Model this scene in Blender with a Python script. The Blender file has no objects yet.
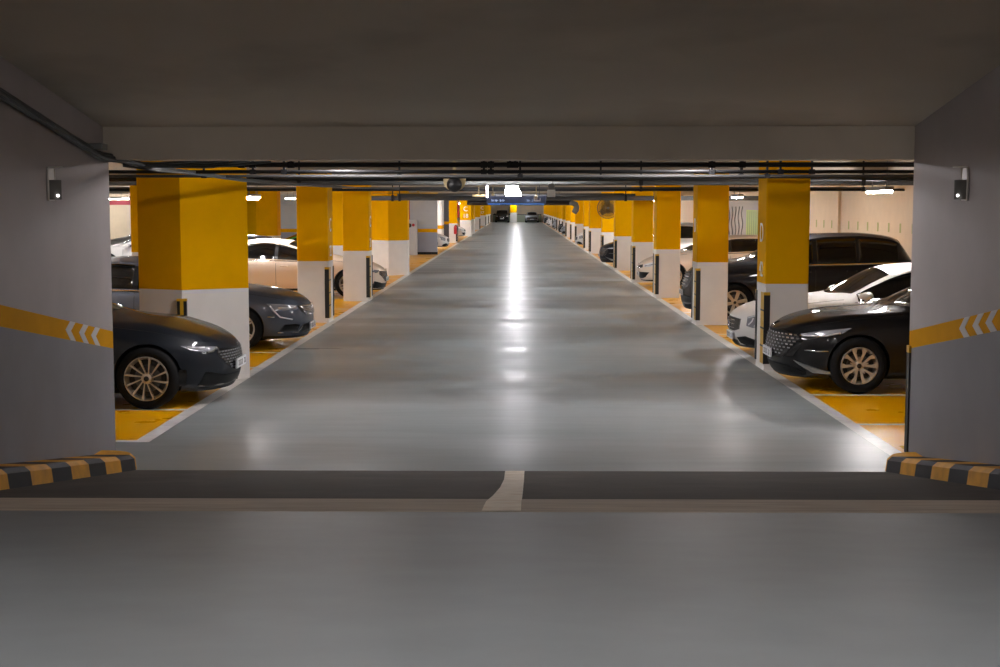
import bpy, bmesh, math, random
from mathutils import Vector, Matrix
random.seed(7)
sc = bpy.context.scene
COL = sc.collection
PI = math.pi

# ------------------------------------------------------------------ camera, world, exposure
F = 1389.0; H = 2.25
PITCH = math.atan(127.5 / F); YAW = math.atan(17 / F)
cd = bpy.data.cameras.new('camera'); cam = bpy.data.objects.new('camera', cd); COL.objects.link(cam)
cd.sensor_width = 36; cd.lens = F * 36 / 1000; cd.clip_end = 500
cam.location = (0, 0, H); cam.rotation_euler = (PI / 2 - PITCH, 0, YAW)
sc.camera = cam
w = bpy.data.worlds.new('world'); sc.world = w; w.use_nodes = True
w.node_tree.nodes['Background'].inputs[0].default_value = (1.0, 0.96, 0.92, 1)
w.node_tree.nodes['Background'].inputs[1].default_value = 0.85
sc.view_settings.view_transform = 'Standard'; sc.view_settings.look = 'None'
sc.view_settings.exposure = 0.6; sc.view_settings.gamma = 1; sc.view_settings.use_curve_mapping = False
STALL_LAMP = 225.0     # emission of the bars over the stalls
LANE_LAMP = 55.0
HIGH_FILL = 125.0   # added fill bars, unseen high behind the ramp beam
BEAM_FILL = 200.0  # added fill bars, unseen behind the ceiling beams
RAMP_FILL = 112.0      # added fill bars on the ramp ceiling, out of view     # emission of the lane lamps
sc.cycles.max_bounces = 7; sc.cycles.diffuse_bounces = 4; sc.cycles.glossy_bounces = 3
sc.cycles.sample_clamp_indirect = 4.0
sc.cycles.caustics_reflective = False; sc.cycles.caustics_refractive = False

# ------------------------------------------------------------------ materials
def srgb(r, g, b):
    f = lambda c: (c / 255 / 12.92) if c / 255 <= .04045 else ((c / 255 + .055) / 1.055) ** 2.4
    return (f(r), f(g), f(b), 1)

def mat(name, col, rough=.5, metal=0, coat=0, noise=0, scale=6, bump=0, emit=None, es=0, spec=.5, stretch=(1, 1, 1), rnoise=0, dirt=None):
    m = bpy.data.materials.new(name); m.use_nodes = True
    nt = m.node_tree; b = nt.nodes['Principled BSDF']
    if len(col) == 3: col = (*col, 1)
    b.inputs['Base Color'].default_value = col; b.inputs['Roughness'].default_value = rough
    b.inputs['Metallic'].default_value = metal; b.inputs['Coat Weight'].default_value = coat
    b.inputs['Coat Roughness'].default_value = .04
    b.inputs['Specular IOR Level'].default_value = spec
    if emit:
        b.inputs['Emission Color'].default_value = (*emit, 1); b.inputs['Emission Strength'].default_value = es
    if noise or bump or rnoise:
        tc = nt.nodes.new('ShaderNodeTexCoord'); mp = nt.nodes.new('ShaderNodeMapping'); mp.inputs['Scale'].default_value = stretch
        n = nt.nodes.new('ShaderNodeTexNoise'); n.inputs['Scale'].default_value = scale; n.inputs['Detail'].default_value = 6
        nt.links.new(tc.outputs['Object'], mp.inputs[0]); nt.links.new(mp.outputs[0], n.inputs['Vector'])
        if noise:
            r = nt.nodes.new('ShaderNodeMapRange'); r.inputs['From Min'].default_value = .3; r.inputs['From Max'].default_value = .7
            r.inputs['To Min'].default_value = 1 - noise; r.inputs['To Max'].default_value = 1 + noise * .4
            mx = nt.nodes.new('ShaderNodeVectorMath'); mx.operation = 'SCALE'; mx.inputs[0].default_value = col[:3]
            nt.links.new(n.outputs['Fac'], r.inputs['Value']); nt.links.new(r.outputs[0], mx.inputs['Scale'])
            src = mx.outputs[0]
            if dirt:
                n2 = nt.nodes.new('ShaderNodeTexNoise'); n2.inputs['Scale'].default_value = dirt[1]; n2.inputs['Detail'].default_value = 8
                nt.links.new(tc.outputs['Object'], n2.inputs['Vector'])
                r2 = nt.nodes.new('ShaderNodeMapRange'); r2.inputs['From Min'].default_value = .5; r2.inputs['From Max'].default_value = .75
                r2.inputs['To Max'].default_value = dirt[2]
                mm = nt.nodes.new('ShaderNodeMix'); mm.data_type = 'RGBA'
                nt.links.new(n2.outputs['Fac'], r2.inputs['Value']); nt.links.new(r2.outputs[0], mm.inputs['Factor'])
                nt.links.new(src, mm.inputs['A']); mm.inputs['B'].default_value = dirt[0]; src = mm.outputs['Result']
            nt.links.new(src, b.inputs['Base Color'])
        if rnoise:
            r = nt.nodes.new('ShaderNodeMapRange'); r.inputs['From Min'].default_value = .3; r.inputs['From Max'].default_value = .7
            r.inputs['To Min'].default_value = max(.02, rough - rnoise); r.inputs['To Max'].default_value = rough + rnoise
            nt.links.new(n.outputs['Fac'], r.inputs['Value']); nt.links.new(r.outputs[0], b.inputs['Roughness'])
        if bump:
            bp = nt.nodes.new('ShaderNodeBump'); bp.inputs['Strength'].default_value = bump; bp.inputs['Distance'].default_value = .02
            nt.links.new(n.outputs['Fac'], bp.inputs['Height']); nt.links.new(bp.outputs[0], b.inputs['Normal'])
    return m

YELLOW = srgb(236, 172, 0)
M = {}
M['floor'] = mat('epoxy_grey', srgb(146, 153, 155), .35, spec=.5)
def floor_nodes(m):
    nt = m.node_tree; b = nt.nodes['Principled BSDF']; L = nt.links.new
    tc = nt.nodes.new('ShaderNodeTexCoord')
    def noise(st, sc_, det=5):
        mp = nt.nodes.new('ShaderNodeMapping'); mp.inputs['Scale'].default_value = st; L(tc.outputs['Object'], mp.inputs[0])
        n = nt.nodes.new('ShaderNodeTexNoise'); n.inputs['Scale'].default_value = sc_; n.inputs['Detail'].default_value = det; L(mp.outputs[0], n.inputs['Vector']); return n.outputs['Fac']
    def rng(src, a, c, f0=.3, f1=.7):
        r = nt.nodes.new('ShaderNodeMapRange'); r.inputs['From Min'].default_value = f0; r.inputs['From Max'].default_value = f1
        r.inputs['To Min'].default_value = a; r.inputs['To Max'].default_value = c; L(src, r.inputs['Value']); return r.outputs[0]
    L(rng(noise((.12, .9, 1), 1.0, 8), .27, .46), b.inputs['Roughness'])
    mx = nt.nodes.new('ShaderNodeVectorMath'); mx.operation = 'SCALE'; mx.inputs[0].default_value = srgb(146, 153, 155)[:3]
    ad = nt.nodes.new('ShaderNodeMath'); ad.operation = 'MULTIPLY'
    L(rng(noise((.3, 1.2, 1), .5, 8), .8, 1.08), ad.inputs[0]); L(rng(noise((1, 5, 1), 1.5, 8), .9, 1.05), ad.inputs[1])
    L(ad.outputs[0], mx.inputs['Scale']); L(mx.outputs[0], b.inputs['Base Color'])
    bp = nt.nodes.new('ShaderNodeBump'); bp.inputs['Strength'].default_value = .09; bp.inputs['Distance'].default_value = .02
    L(noise((.5, 3.5, 1), 1.6, 6), bp.inputs['Height']); L(bp.outputs[0], b.inputs['Normal'])
floor_nodes(M['floor'])
M['stall'] = mat('stall_yellow', srgb(236, 168, 0), .3, noise=.04, scale=2, rnoise=.04, spec=.12)
M['line'] = mat('line_white', srgb(228, 225, 220), .35, noise=.1, scale=9, dirt=(srgb(150, 148, 144), 3, .4))
M['ramp_dark'] = mat('ramp_concrete_dark', srgb(60, 52, 46), .85, noise=.35, scale=3, bump=.5, stretch=(.5, 9, 9), dirt=(srgb(92, 82, 74), 1.2, .5))
M['ramp_mid'] = mat('ramp_concrete', srgb(188, 174, 158), .8, noise=.25, scale=3, bump=.3, stretch=(.6, 5, 5), dirt=(srgb(122, 100, 84), 1.0, .5))
M['ramp_paint'] = mat('ramp_grey_paint', srgb(121, 127, 131), .5, noise=.08, scale=4, bump=.05, dirt=(srgb(108, 110, 112), .8, .6))
M['worn_white'] = mat('worn_white_paint', srgb(252, 240, 222), .7, noise=.12, scale=14, dirt=(srgb(190, 150, 104), 7, .5))
M['wall'] = mat('wall_paint', srgb(178, 170, 170), .7, noise=.06, scale=2, bump=.05, dirt=(srgb(150, 144, 142), .7, .4))
M['wall_low'] = mat('wall_grey_paint', srgb(136, 134, 140), .7, noise=.08, scale=2, bump=.05, dirt=(srgb(118, 112, 112), .8, .5))
M['stripe'] = mat('stripe_yellow', srgb(222, 158, 0), .7, noise=.06, scale=5, spec=.05)
M['chevron'] = mat('chevron_white', srgb(222, 218, 216), .7, noise=.05, scale=5, spec=.05)
M['letter'] = mat('letter_white', srgb(250, 248, 245), .7, spec=.03)
M['soffit'] = mat('ramp_ceiling_paint', srgb(214, 205, 190), .8, noise=.05, scale=1.2, bump=.03, dirt=(srgb(126, 116, 104), .5, .5))
M['slab'] = mat('garage_ceiling', srgb(158, 150, 140), .8, noise=.15, scale=2)
M['beam'] = mat('ceiling_beam_paint', srgb(176, 164, 148), .8, noise=.12, scale=2)
M['yellow'] = mat('column_yellow', YELLOW, .7, noise=.05, scale=3, bump=.02, spec=.03)
M['white'] = mat('column_white', srgb(234, 229, 224), .7, noise=.05, scale=3, bump=.02, spec=.03)
M['cream'] = mat('cream_wall', srgb(212, 193, 164), .6, noise=.05, scale=3)
M['greywall'] = mat('grey_wall', srgb(186, 187, 189), .6, noise=.05, scale=2)
M['greywall_low'] = mat('grey_wall_low', srgb(148, 151, 163), .6, noise=.05, scale=2)
M['darkwall'] = mat('dark_grey_wall', srgb(98, 98, 108), .6, noise=.05, scale=2)
M['tick'] = mat('green_mark', srgb(150, 160, 88), .5)
M['black'] = mat('black_rubber', srgb(20, 19, 20), .5)
M['guard_y'] = mat('guard_yellow', srgb(204, 158, 22), .45)
M['curb_y'] = mat('curb_yellow', srgb(224, 158, 0), .65, noise=.2, scale=7, dirt=(srgb(160, 116, 30), 5, .4))
M['curb_k'] = mat('curb_black', srgb(26, 28, 34), .55, noise=.25, scale=7, spec=.15)
M['pipe_dark'] = mat('pipe_black', srgb(34, 34, 36), .6, spec=.2)
M['pipe_grey'] = mat('pipe_grey', srgb(84, 84, 84), .85, spec=.08)
M['pipe_light'] = mat('pipe_light', srgb(112, 110, 106), .8, spec=.1)
M['duct'] = mat('duct_black', srgb(22, 22, 28), .5)
M['gas'] = mat('pipe_yellow', srgb(196, 148, 30), .4)
M['cable'] = mat('cable_dark', srgb(34, 40, 42), .42)
M['clip'] = mat('steel_clip', srgb(150, 152, 150), .3, metal=.8)
M['tube'] = mat('lamp_tube', (1, 1, 1), .4, emit=(1, .96, .95), es=STALL_LAMP)
M['lane'] = mat('lane_tube', (1, 1, 1), .4, emit=(.97, .95, 1), es=LANE_LAMP)
M['fill_beam'] = mat('fill_tube_beam', (1, 1, 1), .4, emit=(.97, .98, 1), es=BEAM_FILL)
M['fill_high'] = mat('fill_tube_high', (1, 1, 1), .4, emit=(1, .95, .96), es=HIGH_FILL)
M['fill_ramp'] = mat('fill_tube_ramp', (1, 1, 1), .4, emit=(1, .95, .93), es=RAMP_FILL)
M['sconce_bulb'] = mat('sconce_bulb', (1, 1, 1), .4, emit=(1, .97, .95), es=5)
M['housing'] = mat('lamp_housing', srgb(120, 118, 116), .5)
M['blue'] = mat('sign_blue', srgb(6, 11, 28), .5, spec=.3)
M['sign_glyph'] = mat('sign_glyph', srgb(120, 134, 160), .4)
M['red'] = mat('red_paint', srgb(176, 24, 34), .4)
M['redband'] = mat('red_band', srgb(160, 22, 44), .5)
M['beige'] = mat('beige_plastic', srgb(188, 168, 124), .5)
M['whiteplastic'] = mat('white_plastic', srgb(216, 212, 206), .4)
M['bronze'] = mat('fan_bronze', srgb(120, 96, 58), .4, metal=.3)
M['glassrail'] = mat('rail_green', srgb(142, 152, 122), .3)
M['mural'] = mat('mural_grey', srgb(150, 148, 144), .6)
M['mural_line'] = mat('mural_line', srgb(86, 84, 84), .6)
M['green'] = mat('mural_green', srgb(148, 176, 76), .5)
M['green2'] = mat('mural_green_dark', srgb(104, 134, 52), .5)
# car materials
def paint(n, c, metal=.0, rough=.5): return mat(n, c, rough, metal=metal, coat=.55, spec=.15)
M['p_black'] = paint('paint_black', srgb(8, 8, 10), 0)
M['p_navy'] = paint('paint_dark_slate', srgb(22, 27, 34), .2)
M['p_grey'] = paint('paint_gunmetal', srgb(78, 84, 96), .4)
M['p_white'] = paint('paint_white', srgb(226, 222, 218))
M['p_ivory'] = paint('paint_ivory', srgb(226, 208, 190))
M['p_silver'] = paint('paint_silver', srgb(160, 164, 170), .5)
M['p_green'] = paint('paint_green', srgb(36, 118, 30))
M['p_blue'] = paint('paint_blue_black', srgb(10, 11, 20), .0)
M['glass'] = mat('car_glass', srgb(7, 8, 9), .05, spec=.6)
M['trim'] = mat('plastic_black', srgb(10, 10, 11), .45, spec=.3)
M['chrome'] = mat('chrome', srgb(205, 205, 210), .14, metal=1)
M['rim'] = mat('rim_silver', srgb(198, 190, 178), .3, metal=.6)
M['rim_dark'] = mat('rim_recess', srgb(16, 16, 17), .5)
M['disc'] = mat('brake_disc', srgb(90, 90, 92), .35, metal=.8)
M['tyre'] = mat('tyre_rubber', srgb(14, 14, 15), .8, spec=.2)
M['plate'] = mat('plate_white', srgb(214, 216, 222), .4)
M['plate_ink'] = mat('plate_ink', srgb(30, 32, 40), .5)
M['lampglass'] = mat('headlight_glass', srgb(150, 152, 160), .12, metal=.25, coat=1)
M['lampcore'] = mat('headlight_core', srgb(226, 226, 232), .2, metal=.15)
M['tail'] = mat('tail_red', srgb(120, 8, 12), .15, coat=1)

# ------------------------------------------------------------------ helpers
def link(o, parent=None):
    COL.objects.link(o)
    if parent is not None: o.parent = parent
    return o

def obj(name, bm, mats, parent=None, smooth=False, loc=None):
    bmesh.ops.recalc_face_normals(bm, faces=bm.faces[:])
    me = bpy.data.meshes.new(name); bm.to_mesh(me); bm.free()
    for m in (mats if isinstance(mats, (list, tuple)) else [mats]): me.materials.append(M[m] if isinstance(m, str) else m)
    if smooth:
        for p in me.polygons: p.use_smooth = True
        try: me.set_sharp_from_angle(angle=math.radians(smooth if smooth is not True else 40))
        except Exception: pass
    o = bpy.data.objects.new(name, me)
    if loc: o.location = loc
    return link(o, parent)

def thing(name, label, cat, loc=(0, 0, 0), rz=0, group=None):
    o = bpy.data.objects.new(name, None); o.location = loc; o.rotation_euler = (0, 0, rz); o.empty_display_size = .2
    COL.objects.link(o); return tag(o, label, cat, group)

def tag(o, label, cat, group=None):
    o['label'] = label; o['category'] = cat
    if group: o['group'] = group
    return o

def struct(o): o['kind'] = 'structure'; return o

def box(bm, x0, x1, y0, y1, z0, z1, mi=0, bev=0, rot=None):
    r = bmesh.ops.create_cube(bm, size=1)
    vs = r['verts']
    bmesh.ops.scale(bm, vec=(x1 - x0, y1 - y0, z1 - z0), verts=vs)
    fs = set(f for v in vs for f in v.link_faces)
    for f in fs: f.material_index = mi
    if bev:
        es = list(set(e for v in vs for e in v.link_edges))
        rr = bmesh.ops.bevel(bm, geom=es, offset=bev, segments=2, affect='EDGES', profile=.5)
        vs = list(set(v for f in rr['faces'] for v in f.verts) | set(v for v in vs if v.is_valid))
        for v in vs:
            for f in v.link_faces: f.material_index = mi
    if rot is not None: bmesh.ops.rotate(bm, cent=(0, 0, 0), matrix=rot, verts=vs)
    bmesh.ops.translate(bm, vec=((x0 + x1) / 2, (y0 + y1) / 2, (z0 + z1) / 2), verts=vs)
    return vs

def tube(bm, pts, r, seg=8, mi=0, cap=True):
    pts = [Vector(p) for p in pts]; rings = []
    up0 = None
    for i, p in enumerate(pts):
        d = (pts[min(i + 1, len(pts) - 1)] - pts[max(i - 1, 0)]).normalized()
        ref = Vector((0, 0, 1)) if abs(d.z) < .9 else Vector((1, 0, 0))
        if up0 is not None and abs(up0.dot(d)) < .95: ref = up0
        a = d.cross(ref).normalized(); b = a.cross(d).normalized(); up0 = b
        rr = r[i] if isinstance(r, (list, tuple)) else r
        rings.append([bm.verts.new(p + a * math.cos(t * 2 * PI / seg) * rr + b * math.sin(t * 2 * PI / seg) * rr) for t in range(seg)])
    for i in range(len(rings) - 1):
        for k in range(seg):
            f = bm.faces.new((rings[i][k], rings[i][(k + 1) % seg], rings[i + 1][(k + 1) % seg], rings[i + 1][k])); f.material_index = mi; f.smooth = True
    if cap:
        for rg in (rings[0], rings[-1]):
            f = bm.faces.new(rg); f.material_index = mi

def lathe(bm, prof, seg=32, mi=0, axis='y', c=(0, 0, 0), close=False):
    """prof: list of (r, h[, mi])"""
    rings = []
    for q in prof:
        r, h = q[0], q[1]; ring = []
        for k in range(seg):
            t = 2 * PI * k / seg; u, v = r * math.cos(t), r * math.sin(t)
            p = {'y': (u, h, v), 'z': (u, v, h), 'x': (h, u, v)}[axis]
            ring.append(bm.verts.new((p[0] + c[0], p[1] + c[1], p[2] + c[2])))
        rings.append(ring)
    n = len(rings)
    for i in range(n if close else n - 1):
        a, b = rings[i], rings[(i + 1) % n]
        m_ = prof[i][2] if len(prof[i]) > 2 else mi
        for k in range(seg):
            f = bm.faces.new((a[k], a[(k + 1) % seg], b[(k + 1) % seg], b[k])); f.material_index = m_
    if not close:
        for rg, q in ((rings[0], prof[0]), (rings[-1], prof[-1])):
            if q[0] > 1e-4:
                f = bm.faces.new(rg); f.material_index = mi

def prism(bm, poly, z0, z1, mi=0):
    a = [bm.verts.new((x, y, z0)) for x, y in poly]; b = [bm.verts.new((x, y, z1)) for x, y in poly]
    n = len(poly); fs = [bm.faces.new(a), bm.faces.new(b)]
    for i in range(n): fs.append(bm.faces.new((a[i], a[(i + 1) % n], b[(i + 1) % n], b[i])))
    for f in fs: f.material_index = mi

def quad(bm, pts, mi=0):
    f = bm.faces.new([bm.verts.new(p) for p in pts]); f.material_index = mi; return f

def prismY(bm, poly, y0, y1, mi=0):   # poly in (x, z)
    a = [bm.verts.new((x, y0, z)) for x, z in poly]; b = [bm.verts.new((x, y1, z)) for x, z in poly]
    n = len(poly); fs = [bm.faces.new(a), bm.faces.new(b)]
    for i in range(n): fs.append(bm.faces.new((a[i], a[(i + 1) % n], b[(i + 1) % n], b[i])))
    for f in fs: f.material_index = mi

def text_obj(name, s, size, loc, rot, matl, parent=None, ext=.002, squash=1):
    cu = bpy.data.curves.new(name, 'FONT'); cu.body = s; cu.size = size; cu.extrude = ext; cu.align_x = 'CENTER'; cu.align_y = 'CENTER'
    t = bpy.data.objects.new(name + '_tmp', cu); COL.objects.link(t)
    dg = bpy.context.evaluated_depsgraph_get(); dg.update()
    me = bpy.data.meshes.new_from_object(t.evaluated_get(dg)); bpy.data.objects.remove(t); bpy.data.curves.remove(cu)
    me.materials.clear(); me.materials.append(M[matl])
    o = bpy.data.objects.new(name, me); o.location = loc; o.rotation_euler = rot; o.scale = (squash, 1, 1)
    return link(o, parent)

# ------------------------------------------------------------------ the setting
RAMP0 = 11.69; SL = .15          # the ramp starts at this depth and climbs towards the camera
rz_ = lambda y: max(0.0, SL * (RAMP0 - y))
XL, XR = -3.62, 3.45              # ramp walls
YB = -13.0                       # upper end of the ramp, open to daylight
YE = 12.2                        # ramp walls end / beam
def ramp_pt(px, py):
    a = (px - 500) / F; b = -(py - 333.5) / F
    X = a; Y = math.cos(PITCH) + b * math.sin(PITCH); Z = -math.sin(PITCH) + b * math.cos(PITCH)
    c, s = math.cos(YAW), math.sin(YAW); X, Y = X * c - Y * s, X * s + Y * c
    t = (SL * RAMP0 - H) / (Z + SL * Y)
    return X * t, Y * t

# garage floor: grey lane, yellow stalls with white outlines, one mesh
XS = [-30, -3.67, -3.52, 3.38, 3.53, 9.0]
colsR = [19.0, 26.3, 34.1, 41.0, 48.7, 56.3, 66.2, 72.0, 82.8, 90.7, 99.9, 108, 116, 124, 132, 140, 148, 156, 164, 172, 180, 188]
linesR = [11.95, 14.22, 16.47]
for i, y in enumerate(colsR):
    for q in (.85, 3.1, 5.35):
        if i < len(colsR) - 1 and y + q < colsR[i + 1] - .3: linesR.append(y + q)
linesL = [13.1, 15.16, 17.35, 19.2, 21.2, 23.6, 25.9, 28.0, 30.3, 33.7, 36.1, 38.3, 40.6, 43.0, 46.2, 48.6, 51, 53.4, 55.8, 58.2, 60.6, 63] + [71 + 2.4 * k for k in range(50)]
def cuts(lines, y0, y1):
    s = sorted(set([y0, y1] + [v for l in lines for v in (l, l + .11) if y0 < v < y1])); return s
bm = bmesh.new()
def rect(bm, x0, x1, y0, y1, mi, z=0): quad(bm, [(x0, y0, z), (x1, y0, z), (x1, y1, z), (x0, y1, z)], mi)
rect(bm, -3.52, 3.38, RAMP0, 196, 0)
rect(bm, -30, -3.52, RAMP0, 13.1, 0); rect(bm, 3.38, 9, RAMP0, 11.95, 0)
rect(bm, -3.67, -3.52, 13.1, 196, 2); rect(bm, 3.38, 3.53, 11.95, 196, 2)
def stalls(x0, x1, lines, y0, y1):
    s = cuts(lines, y0, y1)
    for a, b in zip(s, s[1:]):
        is_line = any(abs(a - l) < 1e-6 for l in lines)
        rect(bm, x0, x1, a, b, 2 if is_line else 1)
stalls(-8.8, -3.67, linesL, 13.1, 196); stalls(3.53, 9.0, linesR, 11.95, 196)
rect(bm, -30, -8.8, 13.1, 196, 0)
struct(obj('floor', bm, ['floor', 'stall', 'line']))
# ramp
y498 = ramp_pt(500, 499)[1]; y512 = ramp_pt(500, 512)[1]
bm = bmesh.new()
for a, b, mi in ((RAMP0, y498, 0), (y498, y512, 1), (y512, YB, 2)):
    n = 6
    for i in range(n):
        p, q = a + (b - a) * i / n, a + (b - a) * (i + 1) / n
        quad(bm, [(XL - .3, p, rz_(p)), (XR + .3, p, rz_(p)), (XR + .3, q, rz_(q)), (XL - .3, q, rz_(q))], mi)
ramp = struct(obj('ramp_floor', bm, ['ramp_dark', 'ramp_mid', 'ramp_paint']))
bm = bmesh.new()
pl = [(505.2, 471.3), (504, 480), (500, 488), (493, 496), (486, 502), (481.5, 511.5)]; prr = [(524.5, 471.3), (524, 480), (523.3, 488), (522.5, 496), (521.5, 502), (521, 511.5)]
for i in range(5):
    ps = [pl[i], prr[i], prr[i + 1], pl[i + 1]]
    quad(bm, [(x, y, rz_(y) + .004) for x, y in (ramp_pt(*p) for p in ps)], 0)
obj('centre_line_paint', bm, 'worn_white', ramp)
# faint mark painted in the near stall
bm = bmesh.new()
prism(bm, [(-5.6, 14.25), (-4.75, 14.42), (-4.75, 14.52), (-5.0, 14.5), (-4.95, 14.6), (-5.3, 14.55), (-5.6, 14.7)], .0005, .003)
struct(obj('floor_mark', bm, 'line'))
# ramp walls with stripe
def ramp_wall(name, X, out, yend):
    bm = bmesh.new(); ys = [YB, -6, 0, 4, 8, 10, RAMP0, yend]
    zt = lambda y: 1.14 + .16 * (12.3 - y); zb = lambda y: zt(y) - .155; zc = lambda y: 2.94 + .15 * (YE - y) + .02
    prevs = None
    for y in ys:
        row = [(X, y, rz_(y)), (X, y, zb(y)), (X, y, zt(y)), (X, y, zc(y) if y < YE else 2.96)]
        if prevs:
            for k in range(3): quad(bm, [prevs[k], row[k], row[k + 1], prevs[k + 1]], (0, 1, 2)[k])
        prevs = row
    # end face and back face, so the wall has its thickness
    x2 = X + out * .3; e = prevs
    for k in range(3): quad(bm, [e[k], (x2, yend, e[k][2]), (x2, yend, e[k + 1][2]), e[k + 1]], 2)
    quad(bm, [(x2, yend, 0), (x2, 11.9, 0), (x2, 11.9, 2.96), (x2, yend, 2.96)], 2)
    o = struct(obj(name, bm, ['wall_low', 'stripe', 'wall']))
    return o, zt, zb
wl, ztf, zbf = ramp_wall('wall_left', XL, -1, 12.35); wr, _, _ = ramp_wall('wall_right', XR, 1, 12.2)
def chevron(parent, X, y0, sgn, tip):
    """white arrow head on the stripe; runs along Y, tip = direction of the point"""
    bm = bmesh.new(); wd = .13; t = .13; e = .003 * sgn
    def pt(y, f): return (X + e, y, zbf(y) + f * (ztf(y) - zbf(y)))
    a = y0; k = .12 * tip
    pts = [pt(a, 1), pt(a + wd, 1), pt(a + wd + k, .5), pt(a + wd, 0), pt(a, 0), pt(a + k, .5)]
    lo = [bm.verts.new(p) for p in pts]; hi = [bm.verts.new((p[0] - e * .9, p[1], p[2])) for p in pts]
    for q in ((0, 1, 2, 5), (5, 2, 3, 4)):
        bm.faces.new([lo[i] for i in q]); bm.faces.new([hi[i] for i in q])
    for i in range(6): bm.faces.new((lo[i], lo[(i + 1) % 6], hi[(i + 1) % 6], hi[i]))
    obj('chevron_mark', bm, 'chevron', parent)
for y in (11.17, 11.51, 11.83): chevron(wl, XL, y, 1, -1)
for y in (9.98, 10.27, 10.58): chevron(wr, XR, y, -1, 1)
# ramp ceiling and beam
bm = bmesh.new()
quad(bm, [(XL, YE, 2.94), (XR, YE, 2.94), (XR, YB, 2.94 + .15 * (YE - YB)), (XL, YB, 2.94 + .15 * (YE - YB))])
struct(obj('ceiling_ramp', bm, 'soffit'))
bm = bmesh.new(); box(bm, XL - .3, XR + .3, YE, YE + .4, 2.655, 3.1)
struct(obj('trim_1', bm, 'soffit'))
# garage shell
bm = bmesh.new(); box(bm, -30, 9.1, YE + .1, 196.2, 2.95, 3.1)
struct(obj('ceiling', bm, 'slab'))
for k in range(23):   # beams across the whole width
    y = 21.6 + 7.7 * k; bm = bmesh.new(); box(bm, -29.9, 8.98, y, y + .4, 2.78, 2.96)
    struct(obj('trim_%d' % (k + 2), bm, 'beam'))
def wall_box(name, x0, x1, y0, y1, z1=2.96, m='white', z0=0):
    bm = bmesh.new(); box(bm, x0, x1, y0, y1, z0, z1); return struct(obj(name, bm, m))
wall_box('wall_front_left', -30, XL - .3, 12.0, 12.35); wall_box('wall_front_right', XR + .3, 9.1, 12.0, 12.2)
wall_box('wall_outer_left', -30.2, -30, 12, 196.2, m='cream'); wall_box('wall_back', -30, 9.2, 196, 196.3, m='cream')
wr2 = wall_box('wall_outer_right', 9.0, 9.25, 12, 196.2, m='cream')
for k in range(22):   # green ticks on the cream side wall
    if k == 7: continue
    y = 31.8 + k * 1.02 - .2 * 0; bm = bmesh.new(); box(bm, 8.995, 9.001, y - .06, y + .06, 1.62, 1.84); obj('green_mark', bm, 'tick', wr2)
bm = bmesh.new(); box(bm, 8.93, 9.0, 38.9, 39.05, 0, 2.95); obj('pilaster', bm, 'cream', wr2)
def banded(name, x0, x1, y0, y1, hi, lo, band, zb0=1.03, zb1=1.2, foot=None):
    bm = bmesh.new()
    box(bm, x0, x1, y0, y1, 0, zb0, 0); box(bm, x0 - .001, x1 + .001, y0 - .001, y1, zb0, zb1, 1); box(bm, x0, x1, y0, y1, zb1, 2.96, 2)
    if foot: box(bm, x0 - .01, x1 + .01, y0 - .012, y1, 0, .12, 3)
    return struct(obj(name, bm, [lo, band, hi, 'pipe_dark']))
banded('wall_core', -11.0, -3.72, 64.7, 65.1, 'greywall', 'greywall_low', 'stripe', foot=True)
bm = bmesh.new(); box(bm, -30, -11, 64.7, 64.9, 0, 2.3, 0); box(bm, -30, -11, 64.7, 64.9, 2.3, 2.5, 1); box(bm, -30, -11, 64.7, 64.9, 2.5, 2.96, 0)
struct(obj('wall_cream', bm, ['cream', 'redband']))
banded('wall_recess', -10.0, -4.1, 76, 78, 'white', 'white', 'stripe', 1.0, 1.2)
banded('wall_alcove', -10.0, -3.75, 88, 89, 'darkwall', 'darkwall', 'stripe', 1.1, 1.28)
# mural on the side wall
mu = bpy.data.objects.new('wall_mural', None); COL.objects.link(mu)
tag(mu, 'grey and green mural with wavy lines on the side wall beyond the ivory hatchback', 'mural')
bm = bmesh.new(); box(bm, 8.97, 8.999, 49.6, 64, .8, 2.6); obj('grey_panel', bm, 'mural', mu)
bm = bmesh.new(); box(bm, 8.96, 8.969, 48, 54.6, .8, 2.1)
for k in range(14): box(bm, 8.955, 8.96, 48.2 + k * .46, 48.3 + k * .46, .8, 2.05, 1)
obj('green_panel', bm, ['green', 'green2'], mu)
for k in range(5):
    bm = bmesh.new(); y0 = 55.6 + k * .85
    tube(bm, [(8.965, y0 + .16 * math.sin(i * .9 + k), .9 + i * .12) for i in range(12)], .03, 5); obj('wavy_line', bm, 'mural_line', mu)

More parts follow.
